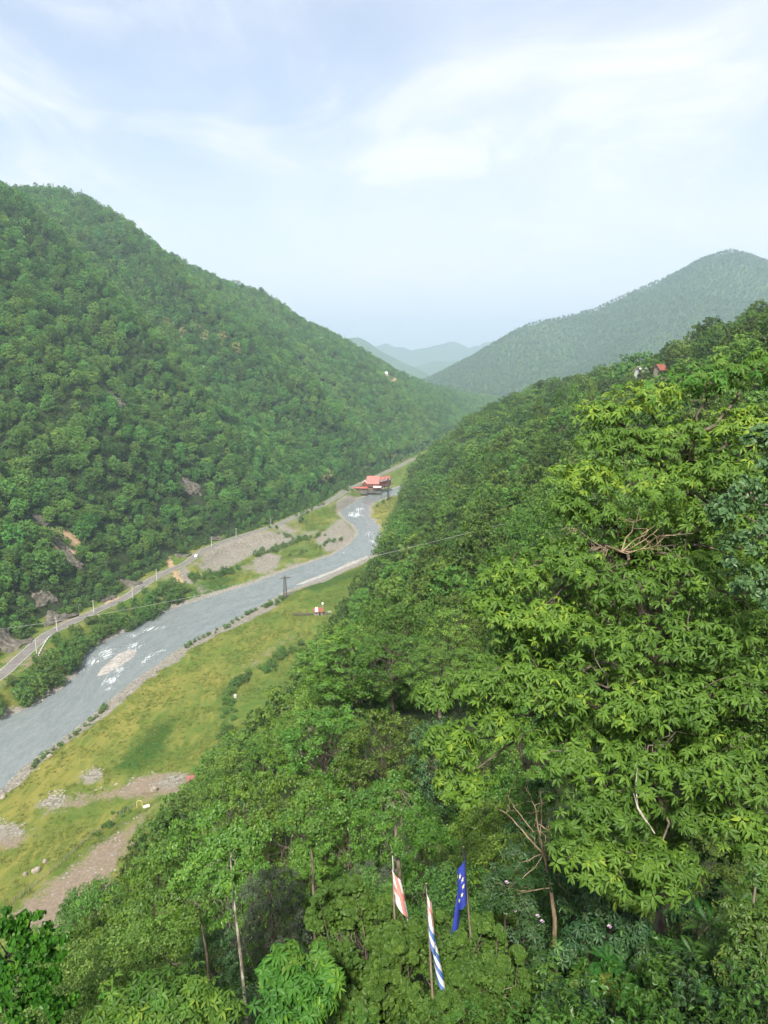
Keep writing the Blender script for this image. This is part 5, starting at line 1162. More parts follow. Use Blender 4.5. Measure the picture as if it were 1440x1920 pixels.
# the big chestnut: boughs laid out tier by tier
CH = [(1420,690,14.2,90,50),(1320,712,14.2,80,45),(1215,745,14,80,45),(1125,775,14,62,40),(1400,800,13.6,90,60),(1275,815,13.6,110,50),(1160,830,13.4,85,45),
      (1098,890,13.2,70,40),(1225,900,13,110,50),(1350,880,13,100,60),(1065,950,13,45,40),(1130,965,13,60,35),(1260,960,12.8,80,40),
      (960,1075,12.4,75,45),(1060,1045,12.4,85,45),(1170,1085,12.2,115,55),(1290,1060,12,90,50),(1400,1050,12,80,60),
      (925,1130,12.1,58,42),(1020,1150,11.9,105,50),(1150,1185,11.7,125,55),(1290,1180,11.5,110,60),(1410,1160,11.5,90,65),
      (905,1270,11.4,75,52),(1010,1270,11.2,95,55),(1140,1290,11.1,125,60),(1290,1300,10.9,115,65),(1420,1290,10.9,90,65),
      (845,1390,11.2,60,50),(870,1460,11,62,45),(930,1340,11.3,60,40),(815,1300,11.5,40,40),(1080,1400,10.5,105,55),(1210,1420,10.4,115,60),(1350,1420,10.2,105,65),
      (1130,1500,10.1,105,55),(1390,1530,9.9,85,60),(1080,1560,10,60,40),(1120,1600,9.7,85,50),(1225,1620,9.4,85,52),(1300,1520,10.2,60,40),(1425,1600,9.6,50,45),
      (1530,800,13.5,100,80),(1540,1000,12.5,100,90),(1540,1200,11.5,100,90),(1530,1400,10.8,90,90),
      (1235,1560,10.9,70,50),(1180,1660,10.2,60,40),(1190,1010,13.2,60,40),(1110,1120,13,90,50),(980,1210,12.5,80,45),(1060,1340,12,90,50),(980,1180,12,60,40),(1350,980,12.8,70,50),(1350,1360,11.5,110,60),(1200,1360,11.5,110,60),(1330,1240,11.8,110,60),(1060,1240,12,100,55),(1200,1010,14.5,150,80),(1180,1240,13.5,170,90),(1250,1380,12.5,150,90),(1330,1150,13.5,150,90)]
CHB = [bl(*b) for b in CH]
base = at(1262, 1640, 12.6); gz = hz(base[0], base[1]); ct = plant_root('chestnut_tree', 'big bright green chestnut tree with long leaf rosettes filling the side of the view', 'tree', (base[0], base[1], gz-.3))
o0 = np.array(ct.location)
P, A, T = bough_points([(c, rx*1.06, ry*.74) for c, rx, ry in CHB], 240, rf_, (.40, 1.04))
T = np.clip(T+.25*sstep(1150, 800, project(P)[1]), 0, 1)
CW = whorl_set(31, 7, L=.142, W=.040, elev=-.05, droop=.6, n0=7, n1=10)
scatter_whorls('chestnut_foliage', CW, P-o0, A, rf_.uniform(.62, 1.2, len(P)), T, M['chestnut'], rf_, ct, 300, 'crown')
fork = at(1240, 1330, 12.4)-o0; fork2 = at(1180, 1030, 13.4)-o0; fork3 = at(1290, 900, 13.8)-o0
tr = MB(); tr.tube(bent(rf_, (0, 0, -.3), fork, 6, .02), np.linspace(.26, .17, 6), 8, False); tr.tube(bent(rf_, fork, fork2, 5, .04), np.linspace(.17, .09, 5), 7, False); tr.tube(bent(rf_, fork, fork3, 6, .04), np.linspace(.14, .07, 6), 7, False)
tr.build('trunk', M['bark'], ct, True)
mb = MB()
for c, rx, ry in CHB:
    q = c-o0; s_ = [fork, fork2, fork3, np.array([0, 0, 1.5])][int(np.argmin([np.linalg.norm(q-f)+(2 if k == 3 else 0) for k, f in enumerate((fork, fork2, fork3, np.array([0, 0, 1.5])))]))]
    branch_net(mb, rf_, s_, [q], .06, 5, .05); branch_net(mb, rf_, q, [q+rand_unit(rf_, 1)[0]*rx*.8 for _ in range(4)], .016, 4, .08, .004)
mb.build('branches', M['bark'], ct, True)['kind'] = 'stuff'
# bare dead twigs showing in the gap of the crown and the broken limb below
mb = MB(); g0 = at(1165, 1035, 12.3)-o0
for px, py in ((1060,990),(1230,985),(1260,960),(1300,1000),(1200,950),(1330,975),(1100,1020)):
    e_ = at(px, py, 12.1+rf_.uniform(-.3, .3))-o0; p = bent(rf_, g0, e_, 6, .07); mb.tube(p, np.linspace(.015, .004, 6), 5, False)
    for _ in range(3): s_ = p[rf_.integers(2, 5)]; mb.tube(bent(rf_, s_, s_+rand_unit(rf_, 1)[0]*.35, 4, .1), np.linspace(.009, .003, 4), 4, False)
mb.build('dead_branches', M['bark_tan'], ct, True)
mb = MB(); mb.tube([at(1188, 1487, 9.6)-o0, at(1196, 1515, 9.5)-o0, at(1210, 1538, 9.4)-o0, at(1228, 1563, 9.3)-o0], [.005, .018, .02, .006], 6)
mb.tube([at(1196, 1515, 9.5)-o0, at(1192, 1470, 9.7)-o0, at(1195, 1440, 9.9)-o0], [.012, .008, .005], 5); mb.build('broken_limb', M['bark_dead'], ct, True)

def smooth_path(p, n=16):
    p = np.asarray(p, float); q = np.vstack([2*p[0]-p[1], p, 2*p[-1]-p[-2]]); out = []
    for i in range(1, len(q)-2):
        t = np.linspace(0, 1, max(3, n//(len(p)-1)), endpoint=False)[:, None]
        out.append(.5*(2*q[i]+(q[i+1]-q[i-1])*t+(2*q[i-1]-5*q[i]+4*q[i+1]-q[i+2])*t**2+(3*q[i]-q[i-1]-3*q[i+1]+q[i+2])*t**3))
    return np.vstack(out+[p[-1:]])
# generic leafy plant from boughs
def leafy(name, label, cat, boughs, mat, leaf, per_sub, n_sub=9, aspect=.62, kind='oval', stem=None, bark_='bark', r0=.06, face=.3, group=None, droop=.3, n_obj=0, up=.25, base=None):
    if name == 'vine_mound':        # ragged outline: small sprays around every bough
        ex = []
        for a, b, c, d, e_ in boughs:
            for _ in range(4):
                th = rf_.uniform(0, 6.28); ex.append((a+cos(th)*d*1.0, b+sin(th)*e_*1.0-4, c+rf_.normal()*.15, d*.36, e_*.36))
        boughs = list(boughs)+ex; n_sub = 8; per_sub = 46; leaf *= .78
    B = [bl(*b) for b in boughs]; cx = np.mean([b[0] for b in B], 0) if base is None else base
    gz = hz(cx[0], cx[1]); e = plant_root(name, label, cat, (cx[0], cx[1], gz-.1), group); o0 = np.array(e.location)
    C = np.array([b[0]-o0 for b in B]); R = np.array([(b[1]*b[2])**.5 for b in B]); fl = float(np.mean([b[2]/b[1] for b in B]))
    P, N, ti = clumps(rf_, C, R, n_sub, per_sub, fl, up, .45)
    N = unit(N+np.array([0, -face, 0])); sz = leaf*rf_.uniform(.7, 1.2, len(P))
    solo = np.zeros(len(P), bool)
    if n_obj:
        px, py, d = project(P+o0); solo[np.argsort(np.where((px > 0) & (px < 1440) & (py < 1920), d, 1e9))[:n_obj]] = True
        vv, qq, k = leaf_quads(np.zeros((5, 3)), np.tile([0, 0, 1.0], (5, 1)), 1.0, np.random.default_rng(3), aspect, 0, .12, 'oval')
        ms = [mesh_np('leaf', vv[k*j:k*j+k], np.array([[0, 1, 2, 3], [0, 3, 4, 5]]), [M[mat]], attrs={'tint': np.full(k, .35+.12*j)}) for j in range(5)]
        Rm = frames(N[solo], rf_)
        for j, i in enumerate(np.where(solo)[0]):
            o = bpy.data.objects.new('leaf', ms[j % 5]); COL.objects.link(o); o.parent = e
            o.matrix_local = Matrix.Translation(Vector(P[i])) @ Matrix(Rm[j].tolist()).to_4x4() @ Matrix.Scale(float(sz[i]), 4)
    V, Q, k = leaf_quads(P[~solo], N[~solo], sz[~solo], rf_, aspect, droop, .12, kind)
    link('foliage', mesh_np(name+'_foliage', V, Q, [M[mat]], attrs={'tint': np.repeat(ti[~solo], k)}), e)['kind'] = 'stuff'
    mb = MB(); root = np.array([0, 0, -.2])
    if stem is not None:
        pts = np.array([at(*s)-o0 for s in stem]); pts[0, 2] = min(pts[0, 2], 0); mb.tube(pts, np.linspace(r0, r0*.4, len(pts)), 7, False); root = pts[-1]
    for c in C: branch_net(mb, rf_, root, [c], r0*(.5 if stem is None else .22), 5, .06, .004)
    mb.build('stems' if stem is None else 'trunk', M[bark_], e, True)
    return e
# vine covered mound in front of the flags
leafy('vine_mound', 'mound of broad vine leaves around the white and red flag', 'vine', [(640,1700,10.6,45,38),(690,1700,10.6,50,40),(735,1745,10.3,45,40),(650,1760,10.2,55,45),(700,1800,10,60,50),(750,1830,9.8,50,55),(670,1860,9.6,60,55),(730,1900,9.3,65,50),(610,1720,10.5,28,28),(760,1770,10.3,30,40),(640,1910,9.2,50,40),(625,1690,10.8,24,26),(700,1950,9,90,50),(741,1775,9.7,32,24),(735,1800,9.5,40,26)], 'vine', .10, 78, 9, .82, n_obj=220)
leafy('vine_mound', 'mound of vine and bramble leaves below the blue flag pole', 'vine', [(800,1800,10.2,40,45),(850,1800,10.1,45,40),(900,1770,10.4,40,32),(935,1790,10.3,35,35),(830,1860,9.7,55,45),(890,1850,9.8,50,45),(940,1850,9.8,40,40),(800,1910,9.2,60,45),(870,1915,9.2,60,45),(940,1900,9.4,50,40),(970,1830,9.9,30,35),(830,1750,10.6,30,30),(910,1740,10.7,25,22),(880,1950,9,90,50),(888,1818,9.7,34,22),(818,1905,8.8,40,26),(890,1845,9.4,40,26)], 'vine', .085, 78, 9, .75, n_obj=180)
# young chestnuts at the lower edge
def sapling(label, boughs, L, seed, mat='chestnut', n=40, name='chestnut_sapling', sc_=(.8, 1.15), W=.27, bright=.15):
    B = [bl(*b) for b in boughs]; cx = np.mean([b[0] for b in B], 0); e = plant_root(name, label, 'sapling' if 'sapling' in name else 'shrub', (cx[0], cx[1], hz(cx[0], cx[1])-.1)); o0 = np.array(e.location)
    P, A, T = bough_points(B, -n, rf_, (.3, 1.0), .35, .45)
    scatter_whorls(name, whorl_set(seed, 5, L=L, W=L*W, elev=.1, droop=.6), P-o0, A, rf_.uniform(*sc_, len(P)), np.clip(T+bright, 0, 1), M[mat], rf_, e, 60, 'foliage')
    mb = MB(); branch_net(mb, rf_, (0, 0, -.2), [b[0]-o0 for b in B], .035, 6, .05); mb.build('stems', M['bark'], e, True); return e
sapling('young chestnut with long bright leaves beside the vine mound', [(535,1790,8.8,35,25),(510,1830,8.6,35,30),(560,1840,8.5,45,32),(520,1890,8.2,45,38),(590,1880,8.3,40,35),(620,1830,8.6,30,25),(560,1930,8,60,35),(600,1800,8.9,25,22)], .155, 51, n=36)
sapling('young chestnut with pale long leaves at the bottom edge', [(230,1870,9.2,55,30),(300,1845,9.3,60,28),(370,1850,9.2,55,32),(270,1910,8.8,70,35),(350,1910,8.8,70,35),(420,1890,9,35,30),(190,1910,8.9,35,30),(300,1880,9,80,30)], .145, 52, n=46, bright=.15)
# linden with drooping leaves in the corner
leafy('linden_tree', 'bright broad leaved tree drooping into the bottom corner', 'tree', [(20,1730,9.6,40,26),(60,1745,9.5,40,28),(15,1790,9.2,40,40),(70,1800,9.2,40,35),(100,1770,9.4,28,24),(30,1850,8.9,45,40),(85,1850,9,38,36),(50,1910,8.6,55,35),(110,1890,8.9,25,35),(-30,1800,9.2,50,80)], 'linden', .085, 34, 10, .78, stem=[(-60,1960,10,), (-40,1850,9.8), (10,1800,9.6)], droop=1.0)
# shrub with bare tan trunk between the mound and the chestnut
leafy('rhododendron_tree', 'thin tan trunked shrub forking upward left of the chestnut', 'shrub', [(960,1640,11.2,40,35),(985,1560,11.4,40,30),(1050,1640,11,35,35),(940,1700,11,35,30),(1065,1700,10.8,35,30),(1010,1480,11.6,35,25)], 'rhodo', .085, 34, 9, .34, stem=[(1046,1790,10.9),(1040,1720,10.9),(1030,1650,11),(1020,1600,11)], bark_='bark_tan', r0=.05, face=.2)
mb = MB(); o0 = np.zeros(3)
def limb(pts, r0, r1):
    p = smooth_path([at(*a) for a in pts]); p[1:-1] += rf_.normal(size=(len(p)-2, 3))*.006; mb.tube(p, np.linspace(r0, r1, len(p)), 6, False)
    for _ in range(3):
        i_ = rf_.integers(len(p)//3, len(p)-1); d_ = rand_unit(rf_, 1)[0]*np.array([1, .6, .7])+np.array([0, 0, .35]); mb.tube(bent(rf_, p[i_], p[i_]+d_*.4, 5, .06), np.linspace(r0*.3, .003, 5), 4, False)
for a in ([(1022,1610,11),(1010,1560,11),(1002,1510,11),(985,1475,11.1)], [(1018,1600,11),(990,1570,11.1),(955,1530,11.2),(925,1512,11.2)], [(1012,1580,11),(1016,1520,10.9),(1012,1480,11)], [(1010,1545,11),(1035,1560,10.9),(1060,1558,10.8)], [(1000,1560,11),(970,1520,11.1),(950,1490,11.2)], [(1030,1665,10.9),(980,1670,11),(930,1655,11)], [(1022,1620,11),(1030,1570,11),(1028,1540,11)]): limb(a, .020 if len(a) == 4 and a[0][1] < 1620 else .012, .003)
o = mb.build('bare_limbs', M['bark_tan'], bpy.data.objects['rhododendron_tree'], True); o.matrix_parent_inverse = Matrix.Translation(-Vector(bpy.data.objects['rhododendron_tree'].location))

# rhododendrons and azaleas with flowers
def flowers(spots, mat, name, labels, r=.05):
    for (px, py, D), lb in zip(spots, labels):
        c = at(px, py, D); e = empty(name, c); tag(e, lb, 'flower', 'rhododendron flowers')
        for k in range(9):
            a = k*2.4; el = .2+.9*(k/9); d_ = np.array([cos(a)*cos(el), sin(a)*cos(el)-.2, sin(el)]); u = unit(np.cross(d_, [0, 0, 1.0])); v = np.cross(d_, u)
            V = np.array([d_*r*.3, d_*r+u*r*.5, d_*r*1.5, d_*r-u*r*.5]); MB().add(V, [[0, 1, 2, 3]]).build('petal', mat, e)
def rhodo(label, boughs, L, W, mat, seed, n, bright=0.0, sc_=(.7, 1.1)): return sapling(label, boughs, L, seed, mat, n, 'rhododendron', sc_, W, bright)
rhodo('dark rhododendron below the chestnut boughs', [(1120,1680,10.6,50,35),(1170,1700,10.4,50,35),(1100,1740,10.2,50,35),(1150,1760,10,50,35),(1200,1740,10.1,40,35),(1090,1640,10.9,40,30),(1060,1780,10,40,30)], .13, .30, 'rhodo', 61, 34)
rhodo('dark rhododendron with pale lilac blooms beside the tan trunk', [(960,1760,10.8,40,30),(1000,1740,10.8,40,30),(930,1650,11.6,40,35),(985,1690,11.3,35,35),(1010,1800,10.2,40,30),(970,1600,11.8,35,30)], .12, .30, 'rhodo', 62, 26)
rhodo('yellow green azalea at the lower edge', [(1030,1840,9.4,45,32),(1080,1850,9.3,45,35),(1010,1890,9.1,45,35),(1070,1905,8.9,50,35),(1120,1880,9,40,30)], .10, .32, 'azalea', 63, 36, -.05)
rhodo('bright leaved azalea at the outer edge of the view', [(1420,1640,8.6,40,40),(1390,1720,8.4,40,35),(1435,1720,8.3,40,45),(1400,1780,8.1,45,35),(1440,1800,8,35,45),(1370,1800,8.2,35,30),(1420,1860,7.8,45,40),(1370,1860,8,35,30),(1430,1920,7.6,45,40)], .10, .33, 'azalea', 64, 40, .1)
rhodo('dull green rhododendron around the purple blooms', [(1330,1880,8.3,45,32),(1280,1890,8.5,40,30),(1340,1920,8.0,50,30),(1270,1840,8.8,40,28),(1210,1800,9.3,40,26)], .11, .32, 'rhodo', 65, 32, .25)
leafy('small_leaf_shrub', 'yellowish small leaved shrub at the bottom edge', 'shrub', [(1180,1870,9,50,32),(1230,1870,8.9,45,30),(1160,1910,8.8,50,30),(1220,1910,8.7,55,30),(1150,1850,9.2,30,24)], 'boxleaf', .05, 70, 9, .7)
leafy('broad_leaf_plant', 'low plant with round pale green leaves below the chestnut', 'plant', [(1225,1810,9.4,30,16),(1190,1840,9.3,30,16),(1160,1815,9.5,24,14),(1245,1835,9.2,24,14),(1120,1835,9.5,30,20)], 'fern', .14, 6, 7, .95, droop=.1, face=.5)
leafy('hanging_shrub', 'dark glossy shrub hanging in the hollow under the chestnut', 'shrub', [(1260,1690,10.6,35,35),(1290,1720,10.4,30,30),(1310,1640,10.8,35,35),(1340,1570,11,35,40),(1330,1700,10.6,45,35)], 'rhodo', .13, 14, 7, .40, droop=.7)
flowers([(950,1655,10.8),(1008,1718,10.5),(1016,1728,10.5),(965,1708,10.8),(1142,1738,9.7),(925,1775,10.4)], M['petal_pale'], 'flower_cluster', ['pale lilac bloom highest beside the bare limbs', 'larger pale lilac bloom left of the tan trunk', 'pale lilac bloom touching the tan trunk', 'small faded bloom among the bare limbs', 'faded bloom below the chestnut boughs', 'lone faded bloom near the blue flag pole'], .03)
flowers([(1355,1886,7.7),(1268,1867,8.3)], M['petal'], 'flower_cluster', ['vivid purple bloom near the bottom corner', 'vivid pink purple bloom left of the brighter one'], .04)
# ferns
def fern(px, py, D, size, label, seed, n=8):
    rng = np.random.default_rng(seed); c = at(px, py, D); e = empty('fern', c, (0, 0, rng.uniform(0, 6))); tag(e, label, 'fern', 'ferns')
    for i in range(n):
        a = 2*pi*i/n+rng.normal()*.2; L = size*rng.uniform(.75, 1.1); t = np.linspace(0, 1, 26); r = L*t; z = L*(.75*t-.75*t**2.2)
        ctr = np.stack([r*cos(a), r*sin(a), z], -1); side = np.array([-sin(a), cos(a), 0]); w = L*.28*np.sin(np.pi*np.clip(t*1.02+.04, 0, 1))**.8*(1-.35*t); Vs = []; Qs = []; o_ = 0
        for s in (-1, 1):
            for k in range(1, 25):
                p = ctr[k]; tip = p+side*s*w[k]+(ctr[k+1]-ctr[k])*1.4+np.array([0, 0, -.18*w[k]]); b1 = ctr[k]-(ctr[k+1]-ctr[k])*.36; b2 = ctr[k]+(ctr[k+1]-ctr[k])*.36
                m_ = (p+tip)/2; d_ = (ctr[k+1]-ctr[k])*.34
                Vs += [b1, m_-d_, tip, m_+d_+np.array([0, 0, .005])]; Qs.append([o_, o_+1, o_+2, o_+3]); o_ += 4
        me = mesh_np('frond', np.array(Vs), np.array(Qs), [M['fern']], attrs={'tint': np.full(len(Vs), rng.uniform(.2, .9))}); link('frond', me, e)
    return e
for i, (a, lb) in enumerate((((1330,1735,9.6,.55), 'largest fern under the outer chestnut boughs'), ((1385,1690,9.8,.5), 'upper fern against the dark hollow'), ((1300,1790,9.2,.5), 'fern below the largest fern'), ((1355,1800,8.9,.45), 'fern beside the bright leaved azalea'), ((1330,1840,8.7,.42), 'bluish fern low among the rhododendrons'), ((1140,1800,9.6,.35), 'small fern at the foot of the dark rhododendron'))): fern(*a, lb, 700+i)
# bluish hazel leaning in at the side of the chestnut
leafy('hazel_tree', 'bluish round leaved branches reaching over the chestnut from the side', 'tree', [(1400,930,10.6,55,35),(1350,960,10.6,40,28),(1430,1000,10.5,50,40),(1380,1030,10.6,40,30),(1440,1110,10.4,40,45),(1400,1090,10.6,40,35),(1440,900,10.8,40,40),(1500,1000,10.4,60,80),(1420,820,11,30,25)], 'bluish', .085, 26, 9, .66, stem=[(1640,1500,11.5),(1620,1250,11),(1560,1080,10.6)], r0=.09)

# ------------------------------------------------------------------ trees between the viewpoint and the valley floor
def big_tree(seed, mat, leaf, H=12, R=3.6, lob=46, sub=6, nl=46, aspect=.66, kind='rhomb', base=.40, wood='bark', top=.5, r0=.15):
    return tree_asset('tree', seed, H, R, lob, sub, nl, leaf, mat, aspect, base, kind, True, r0, top, True, 2, wood, .25, .4, .55)
HERO = [big_tree(600, 'hazel', .155), big_tree(601, 'hazel', .15, 13, 3.3, 50, top=.6), big_tree(602, 'hazel', .16, 11, 3.9), big_tree(603, 'hazel', .15, 12.5, 3.5, wood='bark_pale', base=.46), big_tree(604, 'bluish', .14, 11, 3.4), big_tree(605, 'grey', .17, 10, 3.2, aspect=.30)]
TREES = [  # top pixel, distance, crown radius in pixels, kind, label
    (545,1195,72,105,0,'tall rounded tree nearest the meadow edge below the hedge'), (640,1175,68,110,1,'bright tree topping the group above the dark hedge'), (735,1185,64,110,2,'broad tree in the middle of the upper row of near trees'), (830,1205,58,100,0,'tree touching the chestnut boughs in the upper row'),
    (500,1325,50,105,3,'airy pale limbed tree beside the grey willow'), (610,1310,46,110,0,'dense tree in the middle row left of the two trunks'), (715,1320,42,110,2,'leafy tree behind the pale trunk of the middle row'), (825,1330,40,85,4,'bluish green tree tucked against the chestnut'),
    (420,1425,40,105,1,'bright tree over the red roofed shed'), (540,1440,34,110,2,'wide tree in the centre of the lower group'), (660,1450,31,95,0,'leafy tree left of the trunk by the white and red flag'), (740,1440,27,80,3,'tree with thin pale trunk rising behind the white and red flag'),
    (330,1510,32,110,0,'bushy tree beside the earth field'), (255,1590,30,80,2,'tree whose crown overlaps the bare earth field'), (420,1560,24,95,3,'tall tree with pale mottled trunk at the lower side'), (505,1610,21,70,5,'grey narrow leaved tree behind the young chestnut'),
    (180,1690,25,95,1,'tree below the bare earth field'), (300,1680,20,95,2,'dense tree above the pale young chestnut'), (40,1690,24,80,0,'dark tree in the corner behind the bright broad leaves'), (120,1760,17,70,2,'low tree beside the bright broad leaves'), (590,1560,24,70,1,'slim tree with thin stems left of the flags'), (395,1720,16.5,55,4,'small tree with thin dark trunk above the young chestnut'),
    (860,1585,17,60,4,'feathery bluish tree behind the blue flag'), (800,1500,21,70,1,'shaded tree in the gap between chestnut and flags'), (900,1480,24,80,0,'shaded tree behind the forked tan shrub'), (690,1600,17.5,55,5,'dark narrow leaved tree left of the white and red flag'), (960,1420,26,90,2,'dark tree deep behind the chestnut boughs'), (905,1340,36,100,0,'tree filling the gap behind the lower chestnut tip'), (985,1310,40,100,2,'tree behind the middle chestnut boughs'), (940,1230,52,90,1,'tree seen between the upper row and the chestnut'), (1100,1500,19,120,4,'shaded tree in the hollow behind the chestnut'), (1300,1550,17,120,2,'shaded tree behind the hanging shrub')]
for px, py, D, rpx, kd, lb in TREES:
    px = max(px, float(np.interp(py+40, EDGE_Y, EDGE_X))+rpx*1.05)
    t_ = at(px, py, D); g = hz(t_[0], t_[1]); cme, wme = HERO[kd]; H0 = (12, 13, 11, 12.5, 11, 10)[kd]; R0 = (3.6, 3.3, 3.9, 3.5, 3.4, 3.2)[kd]
    H = t_[2]-g; d = float(project(t_)[2]); R = rpx*d/FPX*1.0
    if D < 36: R *= 1.35
    sx = R/R0; sz_ = min(H/H0, sx*1.3); z0 = H-H0*sz_
    e = empty('leafy_tree', (t_[0], t_[1], g-.2), (0, 0, rf_.uniform(0, 6.28))); tag(e, lb, 'tree')
    link('crown', cme, e, loc=(0, 0, z0), scale=(sx, sx, sz_)); link('trunk', wme, e, loc=(0, 0, z0), scale=(sx*.8, sx*.8, sz_))
    if z0 > .5: MB().tube(bent(rf_, (0, 0, -.3), (0, 0, z0+.6), 5, .01), np.linspace(.16*sx, .125*sx, 5), 8, False).build('lower_trunk', M[('bark', 'bark', 'bark', 'bark_pale', 'bark', 'bark')[kd]], e, True)
for px, py, D, R, lb in ((1110,706,285,3.4,'dark round tree standing alone on the near skyline'), (1078,716,290,4.5,'broad dark tree left of the lone round skyline tree'), (1048,724,296,4.2,'lower skyline tree at the left of the ridge group'), (1010,738,310,4.2,'tree at the left end of the skyline group'), (1150,716,280,4.0,'low broad tree right of the lone round skyline tree')):
    t_ = at(px, py, D); g = hz(t_[0], t_[1]); H = max(t_[2]-g, 7.0); cme, wme = NEAR[px % 7]; H0 = 10+1.5*((px % 7) % 3)
    e = empty('skyline_tree', (t_[0], t_[1], t_[2]-H-.3)); e.scale = (R/4.4, R/4.4, H/H0); tag(e, lb, 'tree'); link('crown', cme, e); link('trunk', wme, e)
# slim trees whose trunks stand clear of the leaves
leafy('leafy_tree', 'tree with pale mottled leaning trunk beside the young chestnut', 'tree', [(430,1590,15.6,60,30),(385,1625,15.2,55,28),(470,1560,16,60,30),(415,1650,14.9,40,18),(350,1650,15.4,50,24),(450,1630,15.6,35,20),(400,1540,16.5,60,30)], 'hazel', .10, 44, 9, .66, 'rhomb', stem=[(475,1905,14.6),(452,1800,14.9),(440,1700,15.2),(432,1610,15.5)], bark_='bark_pale', r0=.05)
leafy('leafy_tree', 'small tree with thin grey trunk left of the mottled trunk', 'tree', [(330,1680,15.6,50,24),(375,1700,15.6,40,20),(290,1700,15.3,50,24),(350,1730,15.2,36,18),(250,1730,15.4,50,26)], 'hazel', .09, 44, 9, .66, 'rhomb', stem=[(396,1850,15.3),(388,1790,15.4),(378,1735,15.5),(372,1695,15.6)], bark_='bark', r0=.04)
leafy('leafy_tree', 'slim dark trunked tree right behind the white and red flag', 'tree', [(735,1470,17,55,26),(690,1500,16.8,45,22),(770,1510,16.6,50,24),(720,1540,16.4,36,18),(800,1560,16.2,50,22),(830,1530,16.5,45,20),(760,1590,16,40,18)], 'hazel', .085, 40, 9, .66, 'rhomb', stem=[(760,1735,15.6),(750,1650,15.9),(742,1560,16.4),(735,1480,16.9)], r0=.075)
leafy('leafy_tree', 'thin tan stemmed tree in the shade left of the flags', 'tree', [(580,1500,17.3,60,30),(590,1540,17,50,22),(620,1530,17.6,40,20),(545,1540,17.6,45,22),(600,1570,17.2,30,14),(560,1590,17.2,36,16)], 'hazel', .09, 40, 9, .66, 'rhomb', stem=[(590,1670,17),(586,1620,17.2),(581,1560,17.5),(582,1510,17.9)], bark_='bark', r0=.045)
# fill between the trunks: shaded understorey bushes
UND = [tree_asset('understorey', 650+i, 3.2, 2.0, 18, 10, 40, .10, ('hazel', 'bank', 'bluish')[i], .6, .08, r0=.04)[0] for i in range(3)]
for px, py, D, s, lb in ((250,1810,14,.7,'shaded bush behind the pale young chestnut'),(850,1690,13.5,.6,'feathery bush right behind the blue flag'),(690,1690,14,.5,'bush just behind the vine mound'),(930,1610,15,.7,'dark bush right of the blue flag'),(1060,1640,14,.7,'dark bush behind the tan trunk'),(150,1850,13,.7,'shaded bush beside the bright broad leaves'),(120,1930,11,.7,'bush at the bottom edge by the corner'),(470,1930,11,.5,'bush at the bottom edge below the mottled trunk')):
    c = at(px, py, D); g = hz(c[0], c[1]); o = link('understorey_bush', UND[int(rf_.integers(0, 3))], loc=(c[0], c[1], max(g-.1, c[2]-2.2*s)), rot=(0, 0, rf_.uniform(0, 6)), scale=s); tag(o, lb, 'bush', 'understorey bushes')
X, Y = jitter_grid(-18, 16, 3.5, 26, .75, rf_); Z = height(X, Y); P_ = np.stack([X, Y, Z-.08], -1); P_ = P_[in_view(P_, 250, 1790, 2400)]
GC = [tree_asset('cover', 680+i, .55, .5, 8, 6, 14, .065, ('rhodo', 'vine', 'azalea')[i], .5, .05, r0=.006)[0] for i in range(3)]
forest_mass('ground_cover', P_, rf_.uniform(.7, 1.5, len(P_)), rf_.uniform(0, 6.28, len(P_)), rf_.integers(0, 3, len(P_)), GC, 'low leafy ground cover on the bank below the viewpoint', 'ground cover')

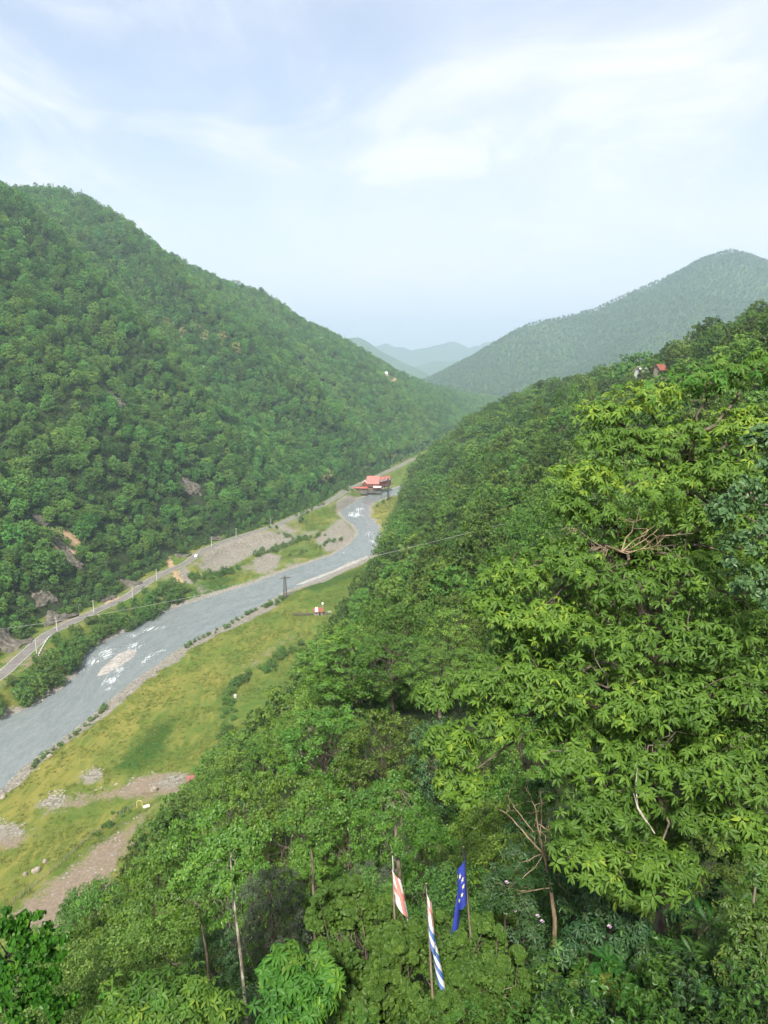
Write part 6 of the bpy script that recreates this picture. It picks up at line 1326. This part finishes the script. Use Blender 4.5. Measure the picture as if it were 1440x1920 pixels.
# ------------------------------------------------------------------ three flags hanging on wooden poles
def star(du, dv, R):
    a = np.arctan2(du, dv); r = np.hypot(du, dv); k = (a+pi/5) % (2*pi/5)-pi/5
    return r*np.cos(np.abs(k)-0)*1.0 < R*np.where(True, (0.382/np.maximum(np.cos(np.abs(k)), .2)+ (1-.382)*(1-np.abs(k)/(pi/5))**1.0)*np.cos(np.abs(k)), 1)*1.0
def flag(label, tip, foot, fly, hoist, paint, mats, side=1, swing=.22, folds=2.5, depth=.10, seed=1, sag=.9, nu=132, nv=88, name='hanging_flag', split=.55):
    top = at(*tip); bot = at(*foot); e = empty(name, bot); tag(e, label, 'flag', 'hanging flags'); o0 = bot; rng = np.random.default_rng(seed)
    g = hz(bot[0], bot[1]); MB().tube([np.array([0, 0, min(g-bot[2], 0)-.2]), np.zeros(3), top-o0], [.022, .021, .016], 8).build('flagpole', M['pole_wood'], e, True)
    ax = unit(top-bot); L = np.linalg.norm(top-bot)
    u, v = np.meshgrid(np.linspace(0, 1, nu+1), np.linspace(0, 1, nv+1))          # u along the fly, v down the hoist
    hp = (top-o0)-ax*(v*hoist)[..., None]-ax*.03
    # gathered cloth: the fly falls beside the pole in a few deep folds
    wav = np.sin(u*folds*2*pi+v*1.1+seed); run = u*fly
    dxy = side*(swing*run*(.35+.9*v*split)+.05*wav*np.minimum(1, u*4)); dy = -depth*np.cos(u*folds*2*pi+v*.8+seed)*np.minimum(1, u*5)*(.45+.6*v)-.03
    dz = -run*sag*(.92+.08*v)+.015*np.sin(u*9+v*5)
    P = hp+np.stack([dxy, dy, dz], -1); uc = (u[:-1, :-1]+.5/nu); vc = (v[:-1, :-1]+.5/nv); mi = paint(uc, vc)
    k = np.arange(P[..., 0].size).reshape(u.shape); Q = np.stack([k[:-1, :-1], k[1:, :-1], k[1:, 1:], k[:-1, 1:]], -1).reshape(-1, 4)
    link('cloth', mesh_np('cloth', P.reshape(-1, 3), Q, [M[m] for m in mats], mi.ravel(), smooth=True), e)
    return e
def paint_cross(u, v):
    x, y = u*1.5, v; r = (np.abs(x-.75) < .1) | (np.abs(y-.5) < .1)
    for cx in (.325, 1.175):
        for cy in (.2, .8):
            dx, dy = np.abs(x-cx), np.abs(y-cy); r |= ((dx < .035+dy*.25) & (dy < .12)) | ((dy < .035+dx*.25) & (dx < .12))
    return r.astype(int)
def paint_stripes(u, v):
    s = (np.floor(v*7) % 2 == 0).astype(int)*2           # blue and white bands
    can = (u < .42) & (v < .43); c = paint_cross(np.clip(u/.42, 0, 1), np.clip(v/.43, 0, 1)); return np.where(can, c, s)
def paint_stars(u, v):
    x, y = u*1.5, v; out = np.zeros(u.shape, int)
    for k in range(12):
        a = k*pi/6; dx = x-(.75+.33*sin(a)); dy = y-(.5-.33*cos(a)); th = np.arctan2(dx, -dy); r = np.hypot(dx, dy); m_ = np.abs((th+pi/5) % (2*pi/5)-pi/5)
        R = .085*np.sin(.3142)/np.sin(.3142+m_+1e-6)*1.0; out |= (r < .066*.382*np.sin(2.1991)/np.sin(pi-2.1991-np.clip(pi/5-m_, 0, 1)+1e-6)).astype(int)
    return out
flag('faded white flag with red crosses on a short pole in the vines', (735,1598,10.4), (741,1745,10.3), .95, .69, paint_cross, ['fl_white', 'fl_red'], 1, .40, 1.3, .10, 2, .76)
flag('blue and white striped flag with a red cross corner, nearest and lowest', (799,1657,9.6), (812,1885,9.3), 1.36, .89, paint_stripes, ['fl_white', 'fl_red', 'fl_blue2'], 1, .26, 1.6, .12, 5, .86)
flag('deep blue flag with yellow stars on the tallest pole', (869,1588,10.5), (886,1800,10.4), 1.04, .81, paint_stars, ['fl_blue', 'fl_yellow'], -1, .26, 1.5, .11, 3, .72)
